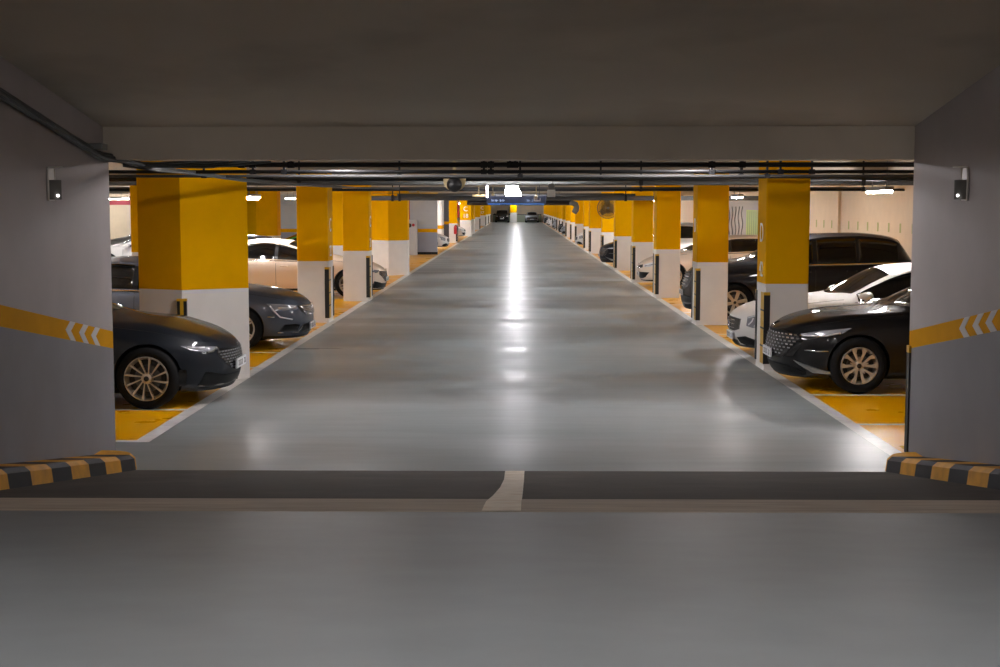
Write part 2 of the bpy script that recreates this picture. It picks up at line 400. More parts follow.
# ------------------------------------------------------------------ kerbs at the ramp foot
def curb(name, xw, sg, label, wdt=.36):
    root = thing(name, label, 'kerb', (xw, 0, 0))
    n = 20; y1 = 11.9; yy = y1; first = True; k = 0
    hgt = .13
    def sect(y, wd, h): # (x out from wall, z)
        b = rz_(y)
        return [(0, b), (wd, b), (wd - .012, b + h * .75), (wd - .05, b + h), (0, b + h)]
    mats = ['curb_y', 'curb_k']; bm = bmesh.new(); prev = None
    ys = [y1 + .0]; 
    pts = []
    for i in range(9):      # rounded end
        t = i / 8 * PI / 2; pts.append((y1 - .22 * (1 - math.sin(t)) + .02, wdt - .26 * (1 - math.sin(PI / 2 - 0) * 1) - .26 * (1 - math.sqrt(max(0, 1 - (math.sin(t)) ** 2))) , 0))
    pts = [(y, max(w_, .08), m_) for y, w_, m_ in pts][::-1]
    seq = [(p[0], p[1]) for p in pts]
    y = seq[-1][0]; L = []
    while y > 2.0:
        L.append((y, wdt)); y -= .105
    seq = seq + L[1:]
    for i, (y, wd) in enumerate(seq):
        cur = [bm.verts.new((sg * a, y, z)) for a, z in sect(y, wd, hgt)]
        if prev:
            mi = 0 if y > 11.62 else (int((11.62 - y) / .42) + 1) % 2
            for q in range(5):
                f = bm.faces.new((prev[q], prev[(q + 1) % 5], cur[(q + 1) % 5], cur[q])); f.material_index = mi
        else: bm.faces.new(cur)
        prev = cur
    bm.faces.new(prev)
    obj('kerb_body', bm, mats, root, smooth=35)
    return root
curb('striped_kerb', XL, 1, 'black and yellow striped kerb along the foot of the wall carrying the cable bundle')
curb('striped_kerb', XR, -1, 'black and yellow striped kerb along the foot of the wall without cables', .31)

# ------------------------------------------------------------------ columns
def corner_guard(parent, x, y, sx, sy, z0=.09, z1=1.07, w_=.07, lane_first=True, back=False):
    """L-shaped guard round the corner (x, y); sx, sy point from the corner into the column"""
    bm = bmesh.new(); t = .014
    box(bm, *sorted((x - sx * t, x + sx * w_)), *sorted((y - sy * t, y)), z0, z1, 0)           # black leg facing along the lane
    box(bm, *sorted((x - sx * t, x)), *sorted((y, y + sy * (.07 if back else .24))), z0, z1, 1 if not back else 0)  # yellow leg on the lane face
    box(bm, *sorted((x - sx * t * 1.1, x + sx * w_)), *sorted((y - sy * t * 1.15, y)), z1 - .035, z1 + .006, 1)
    if not back:
        for k in range(1, 4):
            z = z0 + (z1 - z0) * k / 4; box(bm, *sorted((x - sx * t * 1.2, x)), *sorted((y, y + sy * .24)), z - .012, z + .012, 0)
    obj('corner_guard', bm, ['black', 'guard_y'], parent)

def column(x0, x1, y0, dep, label, side, letters=None, front_letters=None, guards=True, bound=1.19, name='column', glyph=None):
    root = thing(name, label, 'column', ((x0 + x1) / 2, y0 + dep / 2, 0))
    ox, oy = -(x0 + x1) / 2, -(y0 + dep / 2)
    bm = bmesh.new()
    a, b = x0 + ox, x1 + ox; c, d = y0 + oy, y0 + dep + oy; e = .012
    poly = [(a + e, c), (b - e, c), (b, c + e), (b, d - e), (b - e, d), (a + e, d), (a, d - e), (a, c + e)]
    prism(bm, poly, 0, bound, 0); prism(bm, poly, bound, 2.96, 1)
    obj('shaft', bm, ['white', 'yellow'], root)
    xi = a if side > 0 else b; sx = 1 if side > 0 else -1
    if guards:
        corner_guard(root, xi, c, sx, 1); corner_guard(root, xi, d, sx, -1, back=True)
    if letters:
        rot = (PI / 2, 0, -PI / 2 if side > 0 else PI / 2); xx = xi - sx * .003
        for s, z, h in ((letters[0], 1.87, .38), (letters[1], 1.37, .30)):
            text_obj('bay_letter', s, h, (xx, 0, z), rot, 'letter', root, squash=.95)
    if front_letters:
        for s, z, h in ((front_letters[0], 2.02, .5), (front_letters[1], 1.5, .42)):
            text_obj('bay_letter', s, h, ((a + b) / 2, c - .004, z), (PI / 2, 0, 0), 'letter', root)
    return root
ordn = ['first', 'second', 'third', 'fourth', 'fifth', 'sixth', 'seventh', 'eighth', 'ninth', 'tenth', 'eleventh', 'twelfth', 'thirteenth', 'fourteenth', 'fifteenth', 'sixteenth', 'seventeenth', 'eighteenth', 'nineteenth', 'twentieth', 'twenty-first', 'twenty-second']
RL = {0: 'nearest yellow and white column of the fan-side row, marked D 42', 1: 'yellow and white column with the black SUV parked behind it',
      2: 'third yellow and white column of the fan-side row, covering the middle of the ivory car', 3: 'yellow and white column just behind the ivory car nose',
      4: 'yellow and white column partly covering the black car with blue tint', 5: 'shaded column that carries the round wall fan'}
for i, y in enumerate(colsR):
    lab = RL.get(i, 'distant yellow and white column, %s of the fan-side row' % ordn[i])
    column(3.39 + .0012 * (y - 19), 3.98 + .0012 * (y - 19) + (.06 if i == 6 else 0), y, .66, lab, 1, letters=('D', '42') if i == 0 else (('D', '') if i == 1 else None) if i < 2 else None)
column(-4.24, -3.64, 26.75, .7, 'yellow and white column between the gunmetal sedan and the white sedan', -1, letters=('C', '22'))
column(-4.12, -3.5, 32.85, .66, 'yellow and white column in front of the white sedan, hiding its front door', -1, letters=('C', '21'))
column(-4.98, -4.05, 37.4, .7, 'bright yellow column just behind the white sedan', -1, guards=False)
# second row behind the stalls
column(-8.88, -8.2, 31.9, .7, 'yellow column behind the stalls, seen beyond the dark slate sedan', -1, guards=False)
def pier(pts, label, guard=None, bound=1.18, letters=None, dark=False):
    cx = sum(p[0] for p in pts) / len(pts); cy = sum(p[1] for p in pts) / len(pts)
    root = thing('column', label, 'column', (cx, cy, 0)); bm = bmesh.new()
    poly = [(x - cx, y - cy) for x, y in pts]
    prism(bm, poly, 0, bound, 0); prism(bm, poly, bound, 2.96, 1); obj('shaft', bm, ['white', 'yellow'], root)
    if guard:
        gx, gy = guard[0] - cx, guard[1] - cy; bm = bmesh.new()
        for x0_, x1_, mi in ((-.06, -.022, 0), (-.022, .022, 1), (.022, .06, 0)):
            box(bm, gx + x0_, gx + x1_, gy - .02, gy + .03, .1, 1.05, mi)
        box(bm, gx - .065, gx + .065, gy - .025, gy + .03, 1.04, 1.07, 1)
        obj('corner_guard', bm, ['black', 'guard_y'], root)
    return root
pier([(-4.92, 18.0), (-4.28, 17.66), (-3.52, 18.15), (-3.74, 19.05), (-4.92, 19.05)], 'wide angled yellow and white pier standing beside the dark slate sedan', guard=(-4.28, 17.66))
pier([(-4.8, 45.9), (-4.17, 45.1), (-3.58, 45.5), (-3.58, 46.2), (-4.8, 46.2)], 'wide angled yellow and white pier in front of the hydrant cabinet', bound=1.13)
pier([(-9.75, 50.0), (-9.3, 49.6), (-8.65, 50.2), (-8.65, 50.9), (-9.75, 50.9)], 'wide angled yellow pier in the back row beyond the black car roof')
l5 = column(-4.15, -3.66, 84.9, .66, 'yellow and white column with a red fire extinguisher on it', -1)
column(-4.3, -3.45, 104.8, .7, 'white and yellow column marked C 18', -1, front_letters=('C', '18'), guards=False)
column(-4.2, -3.5, 113, 3.0, 'shadowed long column right behind the one marked C 18', -1, guards=False)
column(-4.2, -3.5, 132, .8, 'yellow column between the ones marked C 18 and C 17', -1)
column(-4.35, -3.5, 157, .7, 'far white and yellow column marked C 17', -1, front_letters=('C', '17'))
column(-4.1, -3.5, 172, .7, 'last but one column of the row marked with C', -1)
column(-4.1, -3.5, 186, .7, 'last column of the row marked with C', -1)
column(-.95, -.05, 192, .8, 'column standing between the two cars at the far end wall', -1, guards=False, bound=1.35)
# corner guard on the end of the ramp wall
g_ = thing('corner_guard', 'black and yellow corner guard on the end of the ramp wall beside the black sedan', 'guard', (XR, 12.2, 0))
bm = bmesh.new(); box(bm, -.014, .0, -.06, .012, .08, 1.0, 0); box(bm, -.016, .02, .0, .014, .08, 1.0, 0); box(bm, -.018, .03, -.065, .016, .97, 1.03, 1)
obj('guard_body', bm, ['black', 'guard_y'], g_)

# ------------------------------------------------------------------ pipes and things under the ceiling
def cross_pipe(y, z, r, x0, x1, m, label, clamps=(), name='ceiling_pipe', bend=None):
    root = thing(name, label, 'pipe', (0, y, z)); bm = bmesh.new()
    tube(bm, [(x0, 0, 0), (x1, 0, 0)], r, 10); obj('pipe_run', bm, m, root)
    for x in clamps:
        bm = bmesh.new(); box(bm, x - .03, x + .03, -r * 1.2, r * 1.2, -r * 1.25, r * 1.25, 0); box(bm, x - .012, x + .012, -.01, .01, r, 2.95 - z, 0)
        obj('pipe_hanger', bm, 'pipe_dark', root)
P = 1 / 1389.0
px = lambda x, y: (x - 517) * y * P
cross_pipe(13.2, 2.638, .024, -3.7, 8.9, 'pipe_dark', 'thick black pipe nearest the ramp beam, carrying square clamps', [px(v, 13.2) for v in (212, 243, 254, 292, 484, 491, 510, 515, 710, 740)])
cross_pipe(14.6, 2.606, .02, -9, 8.9, 'pipe_dark', 'second black pipe under the garage ceiling counted from the beam', [px(v, 14.6) for v in (254, 285, 484, 491, 710, 778, 809)])
cross_pipe(15.9, 2.59, .018, -9, 8.9, 'pipe_grey', 'grey pipe running third behind the ramp beam', [px(v, 15.9) for v in (205, 520, 765)])
cross_pipe(17.0, 2.61, .022, -3.3, 8.9, 'pipe_dark', 'dark pipe running fourth behind the ramp beam', [px(v, 17.) for v in (739, 400)])
cross_pipe(18.3, 2.63, .022, -3.2, 8.9, 'pipe_grey', 'grey pipe just in front of the column marked D 42', [px(v, 18.3) for v in (740, 600)])
k = 0
for y, z, r, m in ((20.4, 2.64, .03, 'pipe_dark'), (22.8, 2.62, .03, 'pipe_grey'), (24.0, 2.68, .05, 'pipe_light'), (25.6, 2.65, .025, 'pipe_dark'), (28.0, 2.72, .05, 'pipe_grey'), (32.2, 2.62, .03, 'pipe_dark'), (33.2, 2.66, .04, 'pipe_grey')):
    words_ = ['sixth', 'seventh', 'eighth', 'ninth', 'tenth', 'eleventh', 'twelfth']
    cross_pipe(y, z, r, -29 if y > 20 and y not in (26,) else -3.2, 8.9, m, '%s ceiling pipe across the lane, %s counted from the ramp beam' % ({'pipe_dark': 'dark', 'pipe_grey': 'grey', 'pipe_light': 'pale'}[m], words_[k]), [px(v, y) for v in (300, 640, 860)]); k += 1
cross_pipe(36.0, 2.45, .062, -3.8, 6.3, 'pipe_grey', 'thick low grey pipe crossing the lane in front of the blue sign', [px(v, 36) for v in (393, 400, 625)])
for k, (y, z) in enumerate(((39.6, 2.55), (44.0, 2.6), (51., 2.62), (58.5, 2.6), (68, 2.6))):
    cross_pipe(y, z, .05, -3.4, 3.35, 'pipe_dark' if k % 2 else 'pipe_grey', 'ceiling pipe beyond the low grey pipe, %s of those behind the sign' % ordn[k])
# black duct with a bent end
d_ = thing('air_duct', 'black air duct across the lane with a pale elbow at its end', 'duct', (0, 60, 2.385)); bm = bmesh.new()
tube(bm, [(-2.15, 0, 0), (2.3, 0, 0)], .1, 12); obj('duct_run', bm, 'duct', d_)
bm = bmesh.new()
for x in (-1.8, 0, 1.8): tube(bm, [(x, 0, .09), (x, 0, .56)], .01, 6)
obj('duct_hanger', bm, 'pipe_dark', d_)['kind'] = 'stuff'
bm = bmesh.new(); tube(bm, [(2.25, 0, 0), (2.4, 0, -.01), (2.52, 0, -.07), (2.56, 0, -.18), (2.53, 0, -.3), (2.45, -.03, -.42)], [.1, .11, .12, .12, .13, .12], 12); obj('elbow', bm, 'pipe_light', d_)
# yellow pipe
g1 = thing('gas_pipe', 'thin yellow pipe hanging above the angled pier by the cabinet', 'pipe', (0, 40.5, 2.62)); bm = bmesh.new()
tube(bm, [(-4.2, 0, 0), (-2.3, 0, 0)], .02, 8); tube(bm, [(-3.6, 0, 0), (-3.6, 0, .3)], .02, 8); tube(bm, [(-2.8, 0, 0), (-2.8, -1.5, .05)], .02, 8)
obj('pipe_run', bm, 'gas', g1)
# cables: bundle on the ramp wall, sagging on under the ceiling
cb = thing('cable_bundle', 'bundle of dark cables sloping down the ramp wall and sagging on under the ceiling', 'cable', (0, 0, 0))
for k in range(4):
    bm = bmesh.new(); ox, oz = ((0, 0), (.03, .01), (.01, .03), (.04, -.01))[k]
    pts = [(XL + .03 + ox, 4.0 + i * .8, 2.63 + .15 * (12.25 - 4.0 - i * .8) + oz + .006 * math.sin(i * 1.7 + k)) for i in range(11)]
    pts += [(XL + .08 + ox, 12.33, 2.655 + oz), (XL + .2, 12.7, 2.62 + oz * .5), (XL + .4 + k * .1, 12.95, 2.64 - .01 * k), (XL + .7 + .2 * k, 13.15, 2.665)]
    tube(bm, pts, (.024, .018, .018, .014)[k], 8); obj('cable', bm, 'cable', cb)
for k, (z0, z1) in enumerate(((2.60, 2.545), (2.585, 2.55), (2.62, 2.57))):
    bm = bmesh.new(); tube(bm, [(XL + .12, 12.4, z0 + .02), (-3.42, 13.4, z0), (-3.35, 15.0, z1 + .03), (-3.3, 16.8, z1 + .005), (-3.05, 19.5, z1 - .01), (-2.8, 22 + k, z1), (-2.2, 26, z1 + .02)], .011, 6); obj('cable', bm, 'cable', cb)
bm = bmesh.new(); box(bm, XL + .01, XL + .13, 11.75, 11.9, 2.72, 2.78, 0, .01); obj('cable_clip', bm, 'clip', cb)

# sconces on the ramp walls
def sconce(X, sg, label):
    root = thing('wall_sconce', label, 'lamp', (X, 10.78, 2.42))
    bm = bmesh.new(); box(bm, *sorted((0, sg * .012)), -.07, .07, -.13, .12, 0, .003)
    for y in (-.075, .075): tube(bm, [(sg * .012, y, -.13), (sg * .012, y, .12)], .008, 6)
    tube(bm, [(sg * .01, -.08, .125), (sg * .085, -.02, .13), (sg * .085, .05, .13)], .007, 6)
    obj('bracket', bm, 'whiteplastic', root)
    bm = bmesh.new(); n = 12
    pr_ = [(.075 * math.sin(PI * i / n) * sg + sg * .012, .062 * math.cos(PI * i / n)) for i in range(n + 1)]
    prism(bm, pr_, -.12, .03); obj('lamp_shade', bm, 'pipe_light', root, smooth=40)
    bm = bmesh.new(); bmesh.ops.create_uvsphere(bm, u_segments=10, v_segments=8, radius=.010, matrix=Matrix.Translation((sg * .075, -.045, -.09))); obj('bulb', bm, 'sconce_bulb', root)
sconce(XL, 1, 'small wall lamp on the ramp wall below the cable bundle'); sconce(XR, -1, 'small wall lamp on the ramp wall without cables')

# surveillance camera
c_ = thing('surveillance_camera', 'black round surveillance camera in a cream bracket under the ceiling', 'camera', (px(456, 17), 16.6, 2.505)); bm = bmesh.new()
lathe(bm, [(.0, -.09), (.06, -.075), (.085, -.05), (.09, -.02), (.09, .05), (0, .05)], 24); obj('camera_body', bm, 'black', c_, smooth=40)
bm = bmesh.new(); n = 14
prismY(bm, [(-.135, .07)] + [(.13 * math.cos(PI + PI * i / n), .13 * .85 * math.sin(PI + PI * i / n) + .03) for i in range(n + 1)] + [(.135, .07)], .055, .075)
box(bm, -.02, .02, .05, .08, .07, .43); obj('bracket', bm, 'beige', c_)
# hanging detector
h_ = thing('hanging_detector', 'small pale box hanging on a cord beside the blue sign', 'detector', (px(551, 22), 22, 2.39)); bm = bmesh.new()
box(bm, -.062, .062, -.04, .04, .0, .115, 0, .006); obj('detector_box', bm, 'whiteplastic', h_); bm = bmesh.new(); box(bm, -.052, .052, -.035, .035, .115, .21, 0, .004); tube(bm, [(0, 0, .21), (0, 0, .56)], .006, 6); obj('mount', bm, 'housing', h_)
# blue sign
s_ = thing('hanging_sign', 'long dark blue sign hanging over the lane below the bright lamp', 'sign', (px(516, 30), 30, 2.268)); bm = bmesh.new()
box(bm, -.64, .64, 0, .07, 0, .2, 0, .006); obj('sign_panel', bm, 'blue', s_)
bm = bmesh.new()
for x in (-.5, .5):
    bm = bmesh.new(); tube(bm, [(x, .035, .2), (x, .035, .69)], .006, 6); obj('sign_rod', bm, 'pipe_dark', s_)
for x, wd in ((-.50, .06), (-.42, .07), (-.33, .04), (-.27, .06), (.27, .07), (.36, .04), (.45, .06)):
    bm = bmesh.new(); box(bm, x - wd / 2, x + wd / 2, -.004, 0, .095, .105); box(bm, x - wd / 2, x - wd / 2 + .01, -.004, 0, .075, .125); box(bm, x - .006, x + .01, -.004, 0, .075, .12)
    obj('sign_glyph', bm, 'sign_glyph', s_)
bm = bmesh.new(); box(bm, -.6, .6, -.004, 0, .015, .035); obj('sign_stripe', bm, mat('sign_stripe', srgb(44, 84, 140), .4), s_)
t_ = thing('lamp_tube', 'upright glowing white tube beside the blue sign', 'lamp', (px(487.2, 29.8), 29.8, 2.43)); bm = bmesh.new()
tube(bm, [(0, 0, 0), (0, 0, .27)], .022, 10); obj('glowing_tube', bm, mat('upright_tube', (1, 1, 1), .4, emit=(1, .9, 1), es=6), t_)
bm = bmesh.new(); box(bm, -.045, .045, -.03, .04, .27, .295); tube(bm, [(0, .01, .295), (0, .01, .52)], .006, 6); obj('lamp_cap', bm, 'housing', t_)
b_ = thing('bullet_camera', 'white framed bullet camera above the end of the blue sign', 'camera', (px(537, 29.4), 29.4, 2.35)); bm = bmesh.new()
box(bm, -.07, -.055, 0, .04, 0, .11); box(bm, .055, .07, 0, .04, 0, .07); box(bm, -.07, .07, 0, .04, 0, .02); obj('frame', bm, 'whiteplastic', b_)
bm = bmesh.new(); tube(bm, [(-.02, .02, .07), (-.02, .2, .1)], .035, 12); tube(bm, [(-.02, .1, .1), (-.02, .1, .6)], .01, 6); obj('camera_body', bm, 'beige', b_)
j_ = thing('projector', 'small cream projector hanging near the upright glowing tube', 'projector', (px(479, 30), 30, 2.48)); bm = bmesh.new()
prism(bm, [(-.14, -.03), (.12, -.04), (.12, .04), (-.14, .02)], -.03, .02); tube(bm, [(0, 0, .02), (0, 0, .47)], .008, 6); obj('projector_body', bm, 'beige', j_)
j2 = thing('motion_sensor', 'small cream sensor between the glowing tube and the bright lamp', 'sensor', (px(493, 29.5), 29.5, 2.46)); bm = bmesh.new()
box(bm, -.03, .03, 0, .05, 0, .07, 0, .006); tube(bm, [(0, .03, .07), (0, .03, .49)], .008, 6); obj('sensor_body', bm, 'beige', j2)

# lamps over the stalls (bars along the stalls) and over the lane
def bar_lamp(x, y, z, L, label, group=None, tube_m='tube', top=2.95):
    root = thing('ceiling_lamp', label, 'lamp', (x, y, z), 0, group)
    bm = bmesh.new(); box(bm, -.07, .07, 0, L, .03, .09, 0, .006)
    for yy in (.15, L - .15): tube(bm, [(0, yy, .09), (0, yy, top - z)], .008, 6)
    obj('lamp_housing', bm, 'housing', root)
    for sx in (-.04, .04):
        bm = bmesh.new(); tube(bm, [(sx, .03, .012), (sx, L - .03, .012)], .018, 8); obj('glowing_tube', bm, tube_m, root)
for k in range(12):
    y = 20.5 + 6.85 * k
    bar_lamp(5.5, y + .2, 2.45, 1.15, 'bright bar lamp over the stalls on the fan side, %s from the ramp' % ordn[k])
for k, y in enumerate((19.6, 25.9, 33.6, 42.5, 53.5, 58.5)):
    bar_lamp(-8.85 if y == 53.5 else -8.2 if y < 30 or y > 40 else -6.5, y, 2.52 if y == 53.5 else 2.45, 1.8 if y == 53.5 else 1.4, 'bright bar lamp over the stalls with the gunmetal sedan, %s from the ramp' % ordn[k])
for k, y in enumerate((74, 82, 95, 103, 120, 140, 165, 180)):
    bar_lamp(-5.8, y, 2.5, 1.4, 'distant bar lamp beyond the grey core wall, %s of that row' % ordn[k])
for k, y in enumerate((112, 125, 140, 158, 176)):
    bar_lamp(5.8, y, 2.5, 1.4, 'remote bar lamp over the fan-side stalls near the end wall, %s there' % ordn[k])
for k, (x, y) in enumerate(((-13, 22), (-13, 36), (-11.6, 43.5))):  # the last one is added out of view to light the back pier
    bar_lamp(x, y, 2.5, 1.5, 'unseen bar lamp over the far aisle near the cream wall, %s of three' % ordn[k])
for x, y, lab in ((-1.9, 14.2, 'added unseen bar lamp high behind the ramp beam on the slate sedan side'), (1.9, 14.2, 'added unseen bar lamp high behind the ramp beam on the black sedan side')):  # added lamps hidden by the beam, brighten the near cars and columns
    bar_lamp(x, y, 2.83, 1.5, lab, tube_m='fill_high')
for x, y in ((-1.6, .9), (1.6, .9), (0, -5.0)):  # added lamps out of view, brighten the ramp
    zc_ = 2.94 + .15 * (YE - y)
    bar_lamp(x, y, zc_ - .34, 1.4, 'added unseen bar lamp on the ramp ceiling above the photographer, %s' % ('one by each wall' if x else 'the one further up the ramp'), group='added ramp ceiling lamps', tube_m='fill_ramp', top=zc_ - .1)
ba = thing('ceiling_lamp', 'violet-white bar lamp along the red band of the cream wall', 'lamp', (-19.5, 61.5, 2.55)); bm = bmesh.new(); box(bm, -2.4, 2.4, -.06, .06, .03, .1); tube(bm, [(-2, 0, .1), (-2, 0, .4)], .01, 6); tube(bm, [(2, 0, .1), (2, 0, .4)], .01, 6); obj('lamp_housing', bm, 'housing', ba)
bm = bmesh.new(); tube(bm, [(-2.3, 0, .01), (2.3, 0, .01)], .014, 8); obj('glowing_tube', bm, 'tube', ba)
def lane_lamp(y, label, z=2.55, s=1.0):
    root = thing('lane_lamp', label, 'lamp', (px(512, 31) if y < 32 else -.05, y, z))
    bm = bmesh.new(); box(bm, -.15 * s, .15 * s, -.05, .05, .15, .19, 0, .01); tube(bm, [(0, 0, .19), (0, 0, 2.95 - z)], .012, 6)
    obj('lamp_housing', bm, 'housing', root)
    for x, za, zb in ((-.125, -.07, .1), (-.07, -.09, .125), (0, -.12, .135), (.07, -.09, .125), (.125, -.07, .1)):
        bm = bmesh.new(); tube(bm, [(x, 0, za), (x, 0, za + .04), (x, 0, zb - .03), (x, 0, zb)], [.012, .028, .028, .014], 8); tube(bm, [(x, 0, zb), (x, 0, .16)], .006, 5); obj('glowing_tube', bm, 'lane', root)
for k in range(20):
    y = 31 + 8 * k
    lane_lamp(y, 'dazzling cluster lamp over the lane above the blue sign' if k == 0 else 'cluster lamp over the lane behind the sign, %s after the dazzling one' % ordn[k - 1])
for k in range(23):    # added bars, unseen behind the ceiling beams, to brighten lane and end wall
    y = 21.6 + 7.7 * k + .4
    root = thing('beam_fill_lamp', 'added bar lamp tucked unseen behind a ceiling beam across the lane', 'lamp', (0, y + .12, 2.86), 0, 'added bar lamps behind the ceiling beams')
    bm = bmesh.new(); box(bm, -.9, .9, -.05, .05, .02, .09); obj('lamp_housing', bm, 'housing', root)
    bm = bmesh.new(); tube(bm, [(-.85, 0, 0), (.85, 0, 0)], .018, 8); obj('glowing_tube', bm, 'fill_beam', root)

# ------------------------------------------------------------------ wall fan
f_ = thing('wall_fan', 'large round bronze cage fan mounted high on the shaded column', 'fan', (px(608.5, 55), 55.75, 2.17)); bm = bmesh.new()
R = .42
for rr, yy in ((R, -.06), (R, .06), (R * .98, 0), (R * .75, -.13), (R * .5, -.16), (R * .25, -.17)):
    tube(bm, [(rr * math.cos(t * PI / 16), yy, rr * math.sin(t * PI / 16)) for t in range(33)], .008 if rr < R * .9 else .012, 5, cap=False)
for k in range(56):
    t = k * PI / 28; c, s = math.cos(t), math.sin(t)
    tube(bm, [(.05 * c, -.17, .05 * s), (R * .5 * c, -.16, R * .5 * s), (R * .8 * c, -.12, R * .8 * s), (R * c, -.05, R * s), (R * c, .06, R * s)], .010, 4)
obj('cage', bm, 'bronze', f_)
bm = bmesh.new()
for k in range(3):
    vs = box(bm, .04, .36, -.01, .01, -.12, .12, 0, .008); bmesh.ops.rotate(bm, cent=(.2, 0, 0), matrix=Matrix.Rotation(.4, 3, 'X'), verts=vs); bmesh.ops.rotate(bm, cent=(0, 0, 0), matrix=Matrix.Rotation(k * 2 * PI / 3 + .4, 3, 'Y'), verts=vs)
obj('blade', bm, 'bronze', f_)
bm = bmesh.new(); lathe(bm, [(0, -.16), (.06, -.15), (.07, -.1), (.09, .02), (.09, .16), (0, .18)], 16); obj('motor', bm, 'housing', f_, smooth=40)
bm = bmesh.new(); box(bm, -.03, .03, .15, .52, -.04, .04); obj('bracket', bm, 'pipe_dark', f_)

# ------------------------------------------------------------------ cabinet, extinguisher, red signs
h2 = thing('hydrant_cabinet', 'grey metal hydrant cabinet with a round red alarm standing before the grey wall', 'cabinet', (-4.97, 64.0, 0)); bm = bmesh.new()
box(bm, -.35, .35, 0, .6, .0, 1.6, 0, .01); obj('body', bm, 'greywall', h2)
bm = bmesh.new(); box(bm, -.3, .3, -.012, 0, .12, 1.05, 0, .004); box(bm, -.22, -.19, -.03, -.012, .5, .6, 1); obj('door', bm, ['greywall', 'pipe_dark'], h2)
bm = bmesh.new(); lathe(bm, [(.0, -.05), (.09, -.04), (.1, 0)], 20, c=(.02, 0, 1.36)); obj('alarm_bell', bm, 'black', h2)
bm = bmesh.new(); lathe(bm, [(.0, -.04), (.06, -.03), (.07, 0)], 20, c=(.2, 0, 1.38)); obj('alarm_lamp', bm, 'red', h2)
r_ = thing('hanging_sign', 'narrow red upright sign hanging between the angled pier and the grey wall', 'sign', (px(408.8, 55), 55, 1.72)); bm = bmesh.new()
box(bm, -.05, .05, 0, .02, 0, .8); tube(bm, [(0, .01, .8), (0, .01, 1.23)], .008, 6); obj('sign_panel', bm, 'red', r_)
r2 = thing('hanging_sign', 'narrow red upright sign beside the column with the extinguisher', 'sign', (px(458.3, 84), 83.9, 1.55)); bm = bmesh.new()
box(bm, -.05, .05, 0, .02, 0, .9); tube(bm, [(0, .01, .9), (0, .01, 1.4)], .008, 6); obj('sign_panel', bm, 'red', r2)
e_ = thing('fire_extinguisher', 'red fire extinguisher fixed to the front of a column', 'extinguisher', (-3.76, 84.78, .55)); bm = bmesh.new()
lathe(bm, [(0, 0), (.08, 0), (.09, .03), (.09, .42), (.05, .5), (.03, .52), (0, .52)], 16, axis='z'); obj('cylinder', bm, 'red', e_, smooth=40)
bm = bmesh.new(); box(bm, -.03, .08, -.015, .015, .52, .56); tube(bm, [(.03, 0, .53), (.13, 0, .45), (.12, 0, .2)], .012, 6); obj('hose', bm, 'black', e_)
# far end railing
for x0, x1, lab in ((-3.4, -.98, 'pale green railing at the end wall behind the black car'), (.0, 3.4, 'pale green railing at the end wall behind the silver car')):
    rr = thing('railing', lab, 'railing', (0, 195.6, 0)); bm = bmesh.new(); box(bm, x0, x1, 0, .05, .0, 1.0); obj('rail_panel', bm, 'glassrail', rr); bm = bmesh.new(); box(bm, x0, x1, -.03, .08, 1.0, 1.1); obj('handrail', bm, 'black', rr)
# ------------------------------------------------------------------ cars
def pchip(pts):
    xs = [p[0] for p in pts]; ys = [p[1] for p in pts]; n = len(xs)
    h = [xs[i + 1] - xs[i] for i in range(n - 1)]; d = [(ys[i + 1] - ys[i]) / h[i] for i in range(n - 1)]
    m = [d[0]] + [0 if d[i - 1] * d[i] <= 0 else 2 * d[i - 1] * d[i] / (d[i - 1] + d[i]) for i in range(1, n - 1)] + [d[-1]]
    def f(x):
        if x <= xs[0]: return ys[0]
        if x >= xs[-1]: return ys[-1]
        i = max(k for k in range(n - 1) if xs[k] <= x); t = (x - xs[i]) / h[i]
        return (2 * t**3 - 3 * t**2 + 1) * ys[i] + (t**3 - 2 * t**2 + t) * h[i] * m[i] + (-2 * t**3 + 3 * t**2) * ys[i + 1] + (t**3 - t**2) * h[i] * m[i + 1]
    return f
clampf = lambda v, a=0., b=1.: max(a, min(b, v))
lerp = lambda a, b, t: a + (b - a) * t

